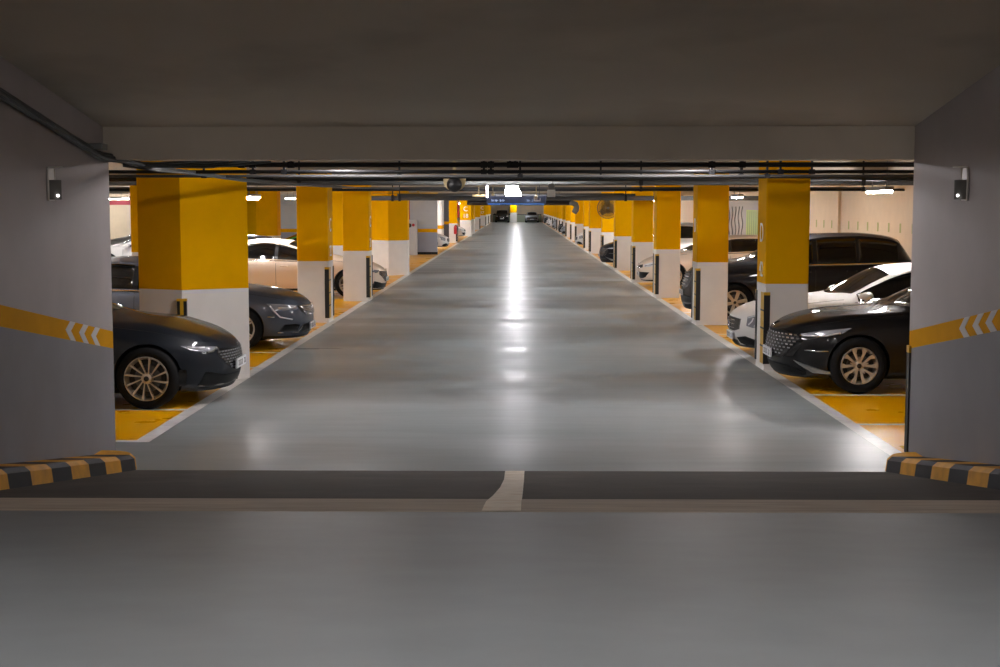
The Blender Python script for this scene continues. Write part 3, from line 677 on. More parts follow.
class Shape:
    def __init__(s, L, W, top, sh, zg=.17, an=.78, nn=2.6, ar=.5, nr=2.8, roofw=.68, lean=None, tumble=.2):
        s.L, s.W, s.zg, s.a, s.n, s.ar, s.nr, s.roofw = L, W, zg, an, nn, ar, nr, roofw
        s.zc = pchip(top); s.zs_ = pchip(sh); s.top = top; s.tumble = tumble
        s.xm = max(top, key=lambda p: p[1])[0]
        s.xf = pchip(lean or [(.15, .10), (.28, .03), (.45, .0), (.6, .015), (.75, .06), (.9, .1)])
        s.xr = pchip([(.15, .12), (.35, .0), (.6, .0), (.9, .05), (1.1, .12)])
        s.rf = pchip([(0, .86), (.08, .93), (.2, .965), (.4, .985), (.62, 1.0), (.8, .99), (.92, .97), (1, .935)])
    def zs(s, x): return min(s.zs_(x), s.zc(x) - .012)
    def w(s, x):
        r = 1.0
        if x < s.a: r = max(0, 1 - (1 - x / s.a) ** s.n) ** (1 / s.n)
        elif x > s.L - s.ar: r = max(0, 1 - (1 - (s.L - x) / s.ar) ** s.nr) ** (1 / s.nr)
        return s.W * r * (1 - .02 * ((x - s.L * .5) / (s.L * .5)) ** 2)
    def xx(s, x, z):
        return x + s.xf(z) * max(0, 1 - x / 1.1) ** 1.5 - s.xr(z) * max(0, 1 - (s.L - x) / 1.0) ** 1.5
    def rail(s, x):
        zs = s.zs(x)
        if x < s.xm: z = s.zc(max(0, x - s.tumble * clampf((x - .9) / .4))) - .012
        else: z = s.zc(min(s.L, x + s.tumble * .8 * clampf((s.L - x) / .3))) - .012
        z = min(z, s.zc(x) - .012)
        h = z - zs; k = clampf(h / .42)
        z -= .045 * k; z = max(z, zs + .004)
        return s.w(x) * lerp(.78, s.roofw, k), z
    def S(s, x, v, side):          # upper surface: v 0 belt, 1 rail, 2 centre
        zs = s.zs(x); yb = s.w(x) * .935; yr, zr = s.rail(x); zc = max(s.zc(x), zr + .004)
        if v <= 1:
            k = clampf((zr - zs) / .3)
            y = lerp(yb, yr, v) + (.02 * k) * math.sin(PI * v)
            e = lerp(math.sin(v * PI / 2), v, k); z = lerp(zs, zr, e)
        else:
            t = 2 - v; y = yr * t; z = lerp(zc, zr, t ** 2.2)
        return Vector((s.xx(x, z), side * y, z))
    def P(s, q, z, side):          # lower surface: q 0..1 round the nose, then metres along the side
        x = s.a * (1 - max(0, math.cos(q * PI / 2)) ** (2 / s.n)) if q < 1 else s.a + (q - 1)
        return s.PX(x, z, side)
    def PX(s, x, z, side):
        zs = s.zs(x); f = clampf((z - s.zg) / (zs - s.zg))
        return Vector((s.xx(x, z), side * s.w(x) * s.rf(f), z))
    def q_y(s, y): return 2 / PI * math.asin(clampf(y / s.W) ** (s.n / 2))
    def q_x(s, x): return 2 / PI * math.acos(clampf(1 - x / s.a) ** (s.n / 2)) if x < s.a else 1 + x - s.a
    def rear(s, t, z, side):       # t 0 centre of the tail .. 1 corner
        x = s.L - s.ar * (1 - max(0, math.cos(t * PI / 2)) ** (2 / s.nr)); return s.PX(x, z, side)

def grid_patch(bm, fn, nu, nv, off=.006, mi=0, depth=.012, flip=1):
    """fn(u, v) -> point on the body; the patch sits off it by OFF and has a rim going back in"""
    P_ = [[fn(i / nu, j / nv) for j in range(nv + 1)] for i in range(nu + 1)]
    N = [[None] * (nv + 1) for _ in range(nu + 1)]
    for i in range(nu + 1):
        for j in range(nv + 1):
            e = .01; u, v = i / nu, j / nv
            du = fn(min(1, u + e), v) - fn(max(0, u - e), v); dv = fn(u, min(1, v + e)) - fn(u, max(0, v - e))
            n = du.cross(dv)
            N[i][j] = n.normalized() * flip if n.length > 1e-9 else Vector((0, 0, 0))
    A = [[bm.verts.new(P_[i][j] + N[i][j] * off) for j in range(nv + 1)] for i in range(nu + 1)]
    for i in range(nu):
        for j in range(nv):
            f = bm.faces.new((A[i][j], A[i + 1][j], A[i + 1][j + 1], A[i][j + 1])); f.material_index = mi; f.smooth = True
    ring = [(i, 0) for i in range(nu)] + [(nu, j) for j in range(nv)] + [(i, nv) for i in range(nu, 0, -1)] + [(0, j) for j in range(nv, 0, -1)]
    B = [bm.verts.new(P_[i][j] - N[i][j] * depth) for i, j in ring]; m = len(ring)
    for k in range(m):
        i, j = ring[k]; i2, j2 = ring[(k + 1) % m]
        f = bm.faces.new((A[i][j], A[i2][j2], B[(k + 1) % m], B[k])); f.material_index = mi
    return N

def outward(fn, side):
    """orientation so that the patch normal points away from the car's middle"""
    def test(fl):
        du = fn(.55, .5) - fn(.45, .5); dv = fn(.5, .55) - fn(.5, .45); n = du.cross(dv) * fl; p = fn(.5, .5)
        c = Vector((max(1.2, min(p.x, 3.4)), 0, .55)); return n.dot(p - c) > 0
    return 1 if test(1) else -1

def patch(parent, name, m, fns, nu=10, nv=3, off=.006, depth=.012):
    bm = bmesh.new()
    for fn in fns: grid_patch(bm, fn, nu, nv, off, 0, depth, outward(fn, 1))
    me = bpy.data.meshes.new(name); bm.to_mesh(me); bm.free(); me.materials.append(M[m])
    return link(bpy.data.objects.new(name, me), parent)

def poly_fn(s, top, bot, side):
    """patch on the lower body between two polylines of (q, z)"""
    def at(pl, u):
        n = len(pl) - 1; k = min(int(u * n), n - 1); t = u * n - k
        return lerp(pl[k][0], pl[k + 1][0], t), lerp(pl[k][1], pl[k + 1][1], t)
    def fn(u, v):
        a, b = at(top, u), at(bot, u); return s.P(lerp(a[0], b[0], v), lerp(a[1], b[1], v), side)
    return fn

def build_body(s, root, wheels, R, m):
    bm = bmesh.new(); xs = []
    for i in range(25): xs.append(s.a * (1 - math.cos(i / 24 * PI / 2) ** (2 / s.n)))
    n = int((s.L - s.a - s.ar) / .07)
    for i in range(1, n): xs.append(s.a + (s.L - s.a - s.ar) * i / n)
    for i in range(16, -1, -1): xs.append(s.L - s.ar * (1 - math.cos(i / 16 * PI / 2) ** (2 / s.nr)))
    fr = [0, .04, .08, .2, .3, .4, .5, .62, .72, .8, .87, .92, .96, 1]
    rows = []
    for x in xs:
        half = []
        zs = s.zs(x); wx = s.w(x)
        half.append((s.xx(x, s.zg), 0, s.zg))
        for f in fr:
            z = s.zg + f * (zs - s.zg); half.append((s.xx(x, z), wx * s.rf(f), z))
        for k in range(1, 7): p = s.S(x, k / 6, 1); half.append(tuple(p))
        for k in range(1, 9): p = s.S(x, 1 + k / 8, 1); half.append(tuple(p))
        ring = half + [(a, -b, c) for a, b, c in half[-2:0:-1]]
        rows.append([bm.verts.new(p) for p in ring])
    n = len(rows[0]); nb = 1 + len(fr)
    for a, b in zip(rows, rows[1:]):
        for k in range(n):
            f = bm.faces.new((a[k], a[(k + 1) % n], b[(k + 1) % n], b[k])); f.smooth = True
            kk = k if k < n / 2 else n - 1 - k
            if kk <= 2: f.material_index = 1
    bmesh.ops.remove_doubles(bm, verts=bm.verts[:], dist=.0015)
    bmesh.ops.dissolve_degenerate(bm, edges=bm.edges[:], dist=.0005)
    bmesh.ops.recalc_face_normals(bm, faces=bm.faces[:])
    me = bpy.data.meshes.new('car_body'); bm.to_mesh(me); bm.free(); me.materials.append(M[m]); me.materials.append(M['trim'])
    body = link(bpy.data.objects.new('body', me))
    cb = bmesh.new()
    for x in wheels:
        for sd in (-1, 1):
            r = bmesh.ops.create_cone(cb, cap_ends=True, segments=40, radius1=R + .03, radius2=R + .03, depth=.62, matrix=Matrix.Translation((x, sd * (s.W - .02), R + .01)) @ Matrix.Rotation(PI / 2, 4, 'X'))
    for f in cb.faces: f.material_index = 1
    cme = bpy.data.meshes.new('cutter'); cb.to_mesh(cme); cb.free(); cme.materials.append(M[m]); cme.materials.append(M['trim'])
    cut = link(bpy.data.objects.new('cutter', cme))
    md = body.modifiers.new('b', 'BOOLEAN'); md.operation = 'DIFFERENCE'; md.object = cut; md.solver = 'EXACT'
    dg = bpy.context.evaluated_depsgraph_get(); dg.update()
    nm = bpy.data.meshes.new_from_object(body.evaluated_get(dg))
    bpy.data.objects.remove(cut); body.modifiers.clear(); body.data = nm; nm.name = 'car_body'
    for p in nm.polygons: p.use_smooth = True
    try: nm.set_sharp_from_angle(angle=math.radians(38))
    except Exception: pass
    body.parent = root
    return body

def wheel_meshes(R, style, rimr):
    """tyre and rim meshes; outer face towards -y"""
    wd = .11; bm = bmesh.new(); rr = rimr
    lathe(bm, [(rr, -wd), (R - .05, -wd - .012), (R - .015, -wd + .01), (R, -wd + .035), (R, wd - .035), (R - .015, wd - .01), (R - .05, wd), (rr, wd)], 40, close=True)
    me = bpy.data.meshes.new('tyre'); bmesh.ops.recalc_face_normals(bm, faces=bm.faces[:]); bm.to_mesh(me); bm.free(); me.materials.append(M['tyre'])
    for p in me.polygons: p.use_smooth = True
    b = bmesh.new()
    lathe(b, [(rr + .004, -wd - .002), (rr - .005, -wd - .006), (rr - .012, -wd + .01), (rr - .03, -wd + .05), (rr - .03, wd - .01), (rr + .006, wd)], 40, mi=0, close=True)
    lathe(b, [(0, -.02), (rr - .03, -.02), (rr - .03, .0), (0, .0)], 32, mi=1)
    lathe(b, [(0, -.035), (rr * .6, -.035), (rr * .62, -.02)], 24, mi=2)
    lathe(b, [(0, -wd - .004), (.028, -wd - .002), (.034, -wd + .02)], 16, mi=1)
    lathe(b, [(.03, -wd + .004), (.06, -wd + .012), (.065, -.03)], 20, mi=0)
    def spoke(a0, a1, w0, w1, r0=.04, r1=None, y0=-wd + .008, y1=-wd - .004, th=.03):
        r1 = r1 or rr - .012; vs = []
        for r, a, ww, y in ((r0, a0, w0, y0), (r1, a1, w1, y1)):
            c, s_ = math.cos(a), math.sin(a)
            for sg in (-1, 1):
                for yy in (y, y + th): vs.append(b.verts.new((r * c - sg * ww * s_, yy, r * s_ + sg * ww * c)))
        for q in ((0, 2, 6, 4), (1, 5, 7, 3), (0, 4, 5, 1), (2, 3, 7, 6), (4, 6, 7, 5), (0, 1, 3, 2)): b.faces.new([vs[i] for i in q])
    if style == 'turbine':
        for k in range(12):
            a = k * PI / 6; spoke(a, a + .34, .004, .012)
    elif style == 'petal':
        for k in range(5):
            a = k * 2 * PI / 5 + PI / 2
            for sg in (-1, 1):
                spoke(a + sg * .16, a + sg * .36, .010, .018); spoke(a + sg * .36, a + sg * .2, .010, .012, r0=rr * .62)
        for k in range(5): spoke(k * 2 * PI / 5 + PI / 2, k * 2 * PI / 5 + PI / 2, .02, .005, r1=rr * .5)
    elif style == 'five':
        for k in range(5):
            a = k * 2 * PI / 5 + PI / 2 + .3; spoke(a - .14, a - .1, .01, .012); spoke(a + .14, a + .1, .01, .012)
    elif style == 'six':
        for k in range(6):
            a = k * PI / 3 + .2; spoke(a, a, .026, .036)
    elif style == 'ten':
        for k in range(10):
            a = k * PI / 5; spoke(a, a + (.15 if k % 2 else -.15), .008, .014)
    bmesh.ops.recalc_face_normals(b, faces=b.faces[:])
    rm = bpy.data.meshes.new('rim'); b.to_mesh(rm); b.free()
    for m_ in ('rim', 'rim_dark', 'disc'): rm.materials.append(M[m_])
    return me, rm

def make_car(spec, loc, face, label, cat='car', m=None, full=True):
    """face -1: nose towards -X (stalls on the fan side), +1: nose towards +X"""
    s = spec['shape']; R = spec.get('R', .335); m = m or spec['paint']
    root = thing(spec.get('name', 'sedan'), label, cat, (loc[0], loc[1], 0), 0 if face < 0 else PI)
    wh = spec['wheels']
    build_body(s, root, wh, R, m)
    tm, rm = wheel_meshes(R, spec['rim'], spec.get('rimr', .225))
    for x in wh:
        for sd in (-1, 1):
            t = link(bpy.data.objects.new('tyre', tm), root); t.location = (x, sd * (s.W - .115), R); t.rotation_euler = (0, 0, 0 if sd < 0 else PI)
            link(bpy.data.objects.new('rim', rm), t)
    both = (-1, 1)
    # glass
    (xc0, xc1), (xr0, xr1) = spec['screen'], spec['rear']
    bow = spec.get('bow', .2)
    def ws(u, v):
        vv = 1.1 + u * 1.8; side = 1
        if vv > 2: vv, side = 4 - vv, -1
        e = ((2 - vv) / .9) ** 2
        return s.S(lerp(xc0 + bow * e, xc1 + .07 * e, v), vv, side)
    patch(root, 'windshield', 'glass', [ws], 20, 8, .004)
    def rs(u, v):
        vv = 1.12 + u * 1.76; side = 1
        if vv > 2: vv, side = 4 - vv, -1
        e = ((2 - vv) / .88) ** 2
        return s.S(lerp(xr0 - .06 * e, xr1 - .16 * e, v), vv, side)
    patch(root, 'rear_window', 'glass', [rs], 20, 6, .004)
    dl = spec['dlo']      # list of (x0, x1) of the side windows
    for sd in both:
        for (x0, x1, v0, v1) in dl:
            patch(root, 'side_window', 'glass', [lambda u, v, a=x0, b=x1, sd=sd, v0=v0, v1=v1: s.S(lerp(a, b, u), lerp(v0, v1, v), sd)], 16, 4, .003)
    X0, X1 = dl[0][0], dl[-1][1]
    for sd in both: patch(root, 'window_frame', 'trim', [lambda u, v, sd=sd: s.S(lerp(X0 + .12, X1 - .05, u), lerp(.1, .9, v), sd)], 26, 4, .0012, .004)
    if full:
        bm = bmesh.new()
        for sd in both:
            fn = lambda u, v, sd=sd: s.S(lerp(X0 - .05, X1 + .03, u), lerp(.0, .055, v), sd); grid_patch(bm, fn, 26, 1, .006, 0, .01, outward(fn, 1))
        me = bpy.data.meshes.new('w'); bm.to_mesh(me); bm.free(); me.materials.append(M['chrome']); link(bpy.data.objects.new('window_trim', me), root)
        # door seams and handles
        bm = bmesh.new()
        for sd in both:
            for xd in spec['doors']:
                fn = lambda u, v, sd=sd, xd=xd: s.PX(xd + u * .008 + .05 * (1 - v) ** 2 * 0, lerp(.3, s.zs(xd) - .005, v), sd); grid_patch(bm, fn, 1, 10, .0015, 0, .004, outward(fn, 1))
            fn = lambda u, v, sd=sd: s.S(lerp(.28, xc0 + .1, u), lerp(.42, .45, v), sd); grid_patch(bm, fn, 18, 1, .0015, 0, .004, outward(fn, 1))
        me = bpy.data.meshes.new('w'); bm.to_mesh(me); bm.free(); me.materials.append(M['trim']); link(bpy.data.objects.new('panel_gap', me), root)
        for sd in both:
            for xd in spec['doors'][1:]:
                bm = bmesh.new(); p = s.PX(xd - .2, s.zs(xd) - .12, sd)
                tube(bm, [(p.x - .09, p.y, p.z), (p.x - .07, p.y + sd * .035, p.z + .002), (p.x + .08, p.y + sd * .035, p.z + .004), (p.x + .1, p.y, p.z + .004)], .011, 6)
                obj('door_handle', bm, m if not spec.get('chrome_handle') else 'chrome', root)
    # mirrors
    for sd in both:
        xm_ = spec['mirror']; p = s.S(xm_, .05, sd)
        bm = bmesh.new(); vs = bmesh.ops.create_uvsphere(bm, u_segments=16, v_segments=10, radius=1)['verts']
        for v in vs:
            v.co.x = v.co.x * (.15 if v.co.x < 0 else .06); v.co.y *= .12; v.co.z = v.co.z * .068 if v.co.z > 0 else max(v.co.z, -.55) * .07
        bmesh.ops.translate(bm, vec=(p.x + .03, p.y + sd * .14, p.z + .085), verts=vs)
        tube(bm, [(p.x + .02, p.y - sd * .03, p.z), (p.x + .03, p.y + sd * .08, p.z + .06)], .022, 8)
        mo = obj('mirror', bm, m, root, smooth=60)
        bm = bmesh.new(); box(bm, p.x + .06, p.x + .068, *sorted((p.y + sd * .06, p.y + sd * .22)), p.z + .045, p.z + .13, 0, .003); obj('mirror_glass', bm, 'chrome', mo)
    # lamps, grille, intakes from polygons in (y or x, z)
    def Q(pl): return [(v if k == 'q' else s.q_y(v) if k == 'y' else s.q_x(v), z) for k, v, z in pl]
    for nm, mt, top, bot, dp, off in spec['front']:
        sides = both
        if top[0][1] == 0:    # spans the middle: one patch across
            T, B = Q(top), Q(bot); fa = poly_fn(s, T, B, 1); fb = poly_fn(s, T, B, -1)
            patch(root, nm, mt, [lambda u, v: fa(2 * u - 1, v) if u > .5 else fb(1 - 2 * u, v)], 24, 4, off, dp)
        else:
            for sd in sides: patch(root, nm, mt, [poly_fn(s, Q(top), Q(bot), sd)], 12, 3, off, dp)
    if full and spec.get('grille'):
        kind, y1, z0, z1 = spec['grille']; bm = bmesh.new()
        if kind == 'studs':      # y1 is the reach round the nose here
            nz = 7
            for i in range(nz):
                z = lerp(z0, z1, (i + .5) / nz); n = 8
                for j in range(-n, n + 1):
                    q = (j + (.5 if i % 2 else 0)) * y1 / n; zl = z0 + (z1 - z0) * .75 * clampf((abs(q) - y1 * .55) / (y1 * .45))
                    if abs(q) > y1 or z < zl: continue
                    p = s.P(abs(q), z, 1 if q >= 0 else -1); e = s.P(abs(q) + .01, z, 1 if q >= 0 else -1) - p
                    ang = math.atan2(e.x, abs(e.y) + 1e-6) * (1 if q >= 0 else -1)
                    vs = box(bm, -.012, .008, -.024, .024, -.008, .008, 0, 0); bmesh.ops.rotate(bm, cent=(0, 0, 0), matrix=Matrix.Rotation(-ang, 3, 'Z'), verts=vs)
                    bmesh.ops.translate(bm, vec=(p.x, p.y, p.z), verts=vs)
        elif kind == 'bars':
            for i in range(6):
                z = lerp(z0, z1, i / 5); yy = y1 * lerp(.72, 1, i / 5)
                pts = []
                for j in range(-8, 9):
                    y = yy * j / 8; p = s.P(s.q_y(abs(y)), z, 1 if y >= 0 else -1); pts.append((p.x - .012, p.y, p.z))
                tube(bm, pts, .011, 5)
        elif kind == 'star':
            for i in range(3):
                z = lerp(z0, z1, (i + .5) / 3); pts = []
                for j in range(-8, 9):
                    y = y1 * j / 8; p = s.P(s.q_y(abs(y)), z, 1 if y >= 0 else -1); pts.append((p.x - .012, p.y, p.z))
                tube(bm, pts, .009, 5)
        me_o = obj('grille_bars', bm, 'chrome', root)
        me_o['kind'] = 'stuff'
    if spec.get('emblem'):
        z, r = spec['emblem'][1:]; p = s.P(0.0, z, 1); bm = bmesh.new()
        if spec['emblem'][0] == 'star':
            tube(bm, [(p.x - .02, r * math.cos(t * PI / 12), z + r * math.sin(t * PI / 12)) for t in range(25)], .007, 5, cap=False)
            for k in range(3):
                a = PI / 2 + k * 2 * PI / 3; tube(bm, [(p.x - .02, 0, z), (p.x - .02, r * math.cos(a), z + r * math.sin(a))], [.014, .004], 5)
        else:
            tube(bm, [(p.x - .01 + .02 * 0, r * 1.4 * math.cos(t * PI / 10), z + r * .75 * math.sin(t * PI / 10)) for t in range(21)], .006, 5, cap=False)
            tube(bm, [(p.x - .01, -r * .6, z - r * .3), (p.x - .01, -r * .3, z + r * .4)], .006, 5); tube(bm, [(p.x - .01, r * .3, z - r * .4), (p.x - .01, r * .6, z + r * .3)], .006, 5)
            tube(bm, [(p.x - .01, -r * .45, z), (p.x - .01, r * .45, z)], .006, 5)
        obj('emblem', bm, 'chrome', root)
    if full:
        for nm, mt, pl in spec.get('strips', []):
            for sd in both:
                bm = bmesh.new(); pts = []
                for k, v, z in pl:
                    p = s.P(v if k == 'q' else s.q_y(v) if k == 'y' else s.q_x(v), z, sd); c = Vector((1.4, 0, z)); n = (p - c).normalized(); pts.append(p + n * .008)
                tube(bm, pts, .011, 5); obj(nm, bm, mt, root)
    pz = spec.get('plate', .42); p = s.P(0, pz, 1)
    bm = bmesh.new(); box(bm, p.x - .03, p.x - .008, -.26, .26, pz - .055, pz + .055, 0, .004)
    pl_ = obj('licence_plate', bm, 'plate', root)
    bm = bmesh.new()
    for k, y in enumerate((-.2, -.15, -.09, -.02, .05, .11, .17)):
        if k == 2: continue
        box(bm, p.x - .032, p.x - .03, y - .015, y + .015, pz - .03, pz - .02); box(bm, p.x - .032, p.x - .03, y - .015, y - .007, pz - .03, pz + .03); box(bm, p.x - .032, p.x - .03, y - .015, y + .015, pz + .02, pz + .03)
    obj('plate_text', bm, 'plate_ink', pl_)['kind'] = 'stuff'
    # tail lamps
    zt = spec.get('tail', (.72, .86))
    for sd in both: patch(root, 'tail_lamp', 'tail', [lambda u, v, sd=sd: s.rear(lerp(.35, 1.0, u), lerp(zt[0], zt[1], v), sd)], 8, 3)
    return root

def copy_tree(o, parent=None):
    c = o.copy(); COL.objects.link(c); c.parent = parent
    for ch in o.children: copy_tree(ch, c)
    return c
def place_copy(src, loc, face, label, m_from=None, m_to=None, group=None):
    c = copy_tree(src); c.location = (loc[0], loc[1], 0); c.rotation_euler = (0, 0, 0 if face < 0 else PI); c['label'] = label
    if m_to:
        for ch in c.children:
            if any(sl.material == M[m_from] for sl in ch.material_slots):
                for i, sl in enumerate(ch.material_slots):
                    if sl.material == M[m_from]: sl.link = 'OBJECT'; sl.material = M[m_to]
    return c

Yh, Xh = 'y', 'x'
# --- black sedan (petal rims, studded grille)
sh_a = Shape(5.0, .93, [(0, .73), (.09, .78), (.24, .85), (.46, .91), (.79, .965), (1.15, .995), (1.35, 1.02), (1.8, 1.22), (2.4, 1.41), (3.0, 1.455), (3.7, 1.40), (4.3, 1.2), (4.7, 1.08), (5.0, 1.03)],
             [(0, .69), (.4, .76), (1.0, .84), (1.5, .885), (3, .92), (4.2, .96), (5, .95)], an=.85, nn=2.5)
q_ = 'q'
spec_a = dict(shape=sh_a, paint='p_black', rim='petal', rimr=.222, R=.342, wheels=(.92, 3.8), screen=(1.36, 2.35), rear=(3.55, 4.35), bow=.24,
    dlo=[(1.75, 2.65, .1, .93), (2.73, 3.5, .1, .93), (3.56, 3.95, .14, .85)], doors=[1.62, 2.69, 3.7], mirror=1.85, chrome_handle=True,
    front=[('grille', 'trim', [(q_, 0, .73), (q_, .25, .73), (q_, .5, .70)], [(q_, 0, .40), (q_, .3, .40), (q_, .56, .60)], .02, .004),
           ('grille_edge', 'trim', [(q_, .40, .50), (q_, .5, .62), (q_, .58, .62)], [(q_, .36, .42), (q_, .46, .43), (q_, .56, .58)], .02, .004),
           ('headlight', 'lampglass', [(q_, .53, .705), (q_, .74, .75), (q_, .99, .79)], [(q_, .56, .68), (q_, .77, .685), (q_, .93, .725)], .01, .006),
           ('lower_intake', 'trim', [(q_, 0, .33), (q_, .4, .32), (q_, .6, .26)], [(q_, 0, .2), (q_, .4, .2), (q_, .6, .21)], .02, .004),
           ('bumper_trim', 'clip', [(q_, .47, .385), (q_, .63, .335), (q_, .88, .25)], [(q_, .52, .345), (q_, .68, .245), (q_, .88, .235)], .008, .008)],
    grille=('studs', .54, .43, .71), emblem=('oval', .755, .035), plate=.43,
    strips=[('lamp_strip', 'lampcore', [(q_, .55, .69), (q_, .7, .692), (q_, .8, .70), (q_, .92, .735)]), ('bumper_strip', 'chrome', [(q_, .6, .515), (q_, .66, .52), (q_, .72, .51), (q_, .83, .515)])])
A = make_car(spec_a, (3.18, 17.5), -1, 'black sedan with studded grille beside the column marked D 42')
# --- dark slate sedan (turbine rims)
sh_b = Shape(4.9, .93, [(0, .62), (.03, .66), (.11, .74), (.33, .84), (.55, .90), (.77, .955), (1.15, 1.0), (1.36, 1.05), (1.9, 1.24), (2.4, 1.40), (2.95, 1.445), (3.6, 1.38), (4.3, 1.17), (4.6, 1.05), (4.9, 1.0)],
             [(0, .58), (.4, .70), (1.0, .80), (1.5, .87), (3, .91), (4.2, .95), (4.9, .93)], an=.95, nn=2.35)
spec_b = dict(shape=sh_b, paint='p_navy', rim='turbine', rimr=.245, R=.345, wheels=(.85, 3.7), screen=(1.38, 2.3), rear=(3.5, 4.3), bow=.24,
    dlo=[(1.8, 2.6, .1, .93), (2.68, 3.4, .1, .93), (3.45, 3.8, .14, .85)], doors=[1.55, 2.64, 3.6], mirror=1.9,
    front=[('grille', 'trim', [(q_, 0, .62), (q_, .2, .63), (q_, .36, .64)], [(q_, 0, .38), (q_, .15, .38), (q_, .36, .56)], .02, .004),
           ('headlight', 'lampglass', [(q_, .37, .665), (q_, .55, .685), (q_, .71, .695)], [(q_, .35, .635), (q_, .46, .61), (q_, .62, .64)], .01, .006),
           ('lower_intake', 'trim', [(q_, 0, .33), (q_, .27, .34), (q_, .5, .40)], [(q_, 0, .22), (q_, .27, .21), (q_, .56, .23)], .02, .004),
           ('air_curtain', 'trim', [(q_, .67, .43), (q_, .70, .44), (q_, .74, .43)], [(q_, .67, .26), (q_, .70, .25), (q_, .73, .26)], .01, .005)],
    grille=('studs', .35, .40, .62), emblem=('oval', .665, .03), plate=.44,
    strips=[('lamp_strip', 'lampcore', [(q_, .66, .68), (q_, .6, .672), (q_, .5, .668)]), ('lamp_strip', 'pipe_light', [(q_, .37, .66), (q_, .42, .615), (q_, .48, .61)]), ('bumper_strip', 'pipe_light', [(q_, .02, .235), (q_, .3, .225), (q_, .56, .235)])])
B = make_car(spec_b, (-3.25, 16.13), 1, 'dark slate sedan with thin-spoked wheels beside the wide angled pier')
# --- gunmetal sedan (five split spokes, c-shaped lamps)
sh_c = Shape(4.85, .92, [(0, .63), (.04, .72), (.13, .79), (.27, .85), (.62, .925), (1.0, .98), (1.4, 1.05), (1.85, 1.24), (2.4, 1.40), (2.95, 1.445), (3.6, 1.39), (4.2, 1.2), (4.55, 1.08), (4.85, 1.03)],
             [(0, .60), (.3, .72), (.7, .79), (1.2, .86), (1.6, .89), (3, .92), (4.2, .96), (4.85, .94)], an=.9, nn=2.5)
spec_c = dict(shape=sh_c, paint='p_grey', rim='five', rimr=.232, R=.342, wheels=(1.0, 3.8), screen=(1.4, 2.3), rear=(3.5, 4.2), bow=.24,
    dlo=[(1.8, 2.6, .1, .93), (2.68, 3.4, .1, .93), (3.45, 3.8, .14, .85)], doors=[1.5, 2.64, 3.5], mirror=1.9,
    front=[('grille', 'trim', [(q_, 0, .665), (q_, .2, .67), (q_, .38, .685)], [(q_, 0, .50), (q_, .2, .51), (q_, .33, .60)], .02, .004),
           ('headlight', 'lampglass', [(q_, .39, .685), (q_, .6, .715), (q_, .82, .73)], [(q_, .40, .625), (q_, .6, .62), (q_, .76, .64)], .01, .006),
           ('lower_intake', 'trim', [(q_, 0, .39), (q_, .2, .39), (q_, .30, .38)], [(q_, 0, .25), (q_, .2, .25), (q_, .28, .26)], .02, .004),
           ('side_intake', 'trim', [(q_, .36, .38), (q_, .45, .40), (q_, .61, .40)], [(q_, .39, .28), (q_, .5, .28), (q_, .68, .29)], .015, .004)],
    grille=('bars', .56, .53, .665), plate=.34,
    strips=[('lamp_strip', 'lampcore', [(q_, .78, .70), (q_, .74, .62), (q_, .67, .52), (q_, .5, .475)]), ('lamp_strip', 'lampcore', [(q_, .42, .66), (q_, .52, .655), (q_, .68, .665)]),
            ('bumper_strip', 'chrome', [(q_, .05, .235), (q_, .4, .262), (q_, .7, .275)]), ('bumper_strip', 'chrome', [(q_, .30, .37), (q_, .33, .32), (q_, .37, .27)]), ('side_marker', 'chrome', [(q_, .74, .525), (q_, .82, .53)])])
Cc = make_car(spec_c, (-3.32, 22.42), 1, 'gunmetal sedan with c-shaped headlight strips, nose between the angled pier and the next column')
# --- white saloon with star emblem
sh_d = Shape(4.75, .92, [(0, .62), (.06, .66), (.2, .74), (.4, .80), (.75, .87), (1.2, .935), (1.42, .96), (1.75, 1.13), (2.1, 1.31), (2.4, 1.385), (2.75, 1.40), (3.4, 1.36), (4.1, 1.16), (4.5, 1.04), (4.75, .99)],
             [(0, .58), (.4, .69), (1.0, .79), (1.5, .85), (3, .88), (4.1, .92), (4.75, .90)], an=.8, nn=2.5)
spec_d = dict(shape=sh_d, paint='p_white', rim='five', R=.33, rimr=.22, wheels=(.88, 3.7), screen=(1.42, 2.15), rear=(3.4, 4.15), bow=.24,
    dlo=[(1.72, 2.55, .1, .93), (2.63, 3.4, .1, .93), (3.45, 3.7, .14, .85)], doors=[1.5, 2.6, 3.5], mirror=1.8,
    front=[('grille', 'trim', [(q_, 0, .60), (q_, .15, .60), (q_, .31, .59)], [(q_, 0, .40), (q_, .15, .40), (q_, .29, .44)], .02, .004),
           ('headlight', 'lampglass', [(q_, .44, .63), (q_, .56, .665), (q_, .74, .70)], [(q_, .43, .50), (q_, .54, .475), (q_, .68, .53)], .01, .006),
           ('lower_intake', 'trim', [(q_, .20, .31), (q_, .4, .345), (q_, .58, .30)], [(q_, .26, .23), (q_, .4, .20), (q_, .62, .21)], .02, .004),
           ('centre_intake', 'trim', [(q_, 0, .27), (q_, .1, .27), (q_, .2, .27)], [(q_, 0, .2), (q_, .1, .2), (q_, .22, .2)], .02, .004)],
    grille=('star', .34, .42, .59), emblem=('star', .50, .085), plate=.32,
    strips=[('lamp_strip', 'lampcore', [(q_, .46, .62), (q_, .56, .65), (q_, .72, .69)]), ('lamp_strip', 'lampcore', [(q_, .47, .52), (q_, .52, .57), (q_, .54, .62)]), ('lamp_strip', 'lampcore', [(q_, .56, .50), (q_, .60, .56), (q_, .66, .66)])])
D = make_car(spec_d, (3.22, 20.95), -1, 'white saloon with a star in its grille, nose showing behind the column marked D 42')
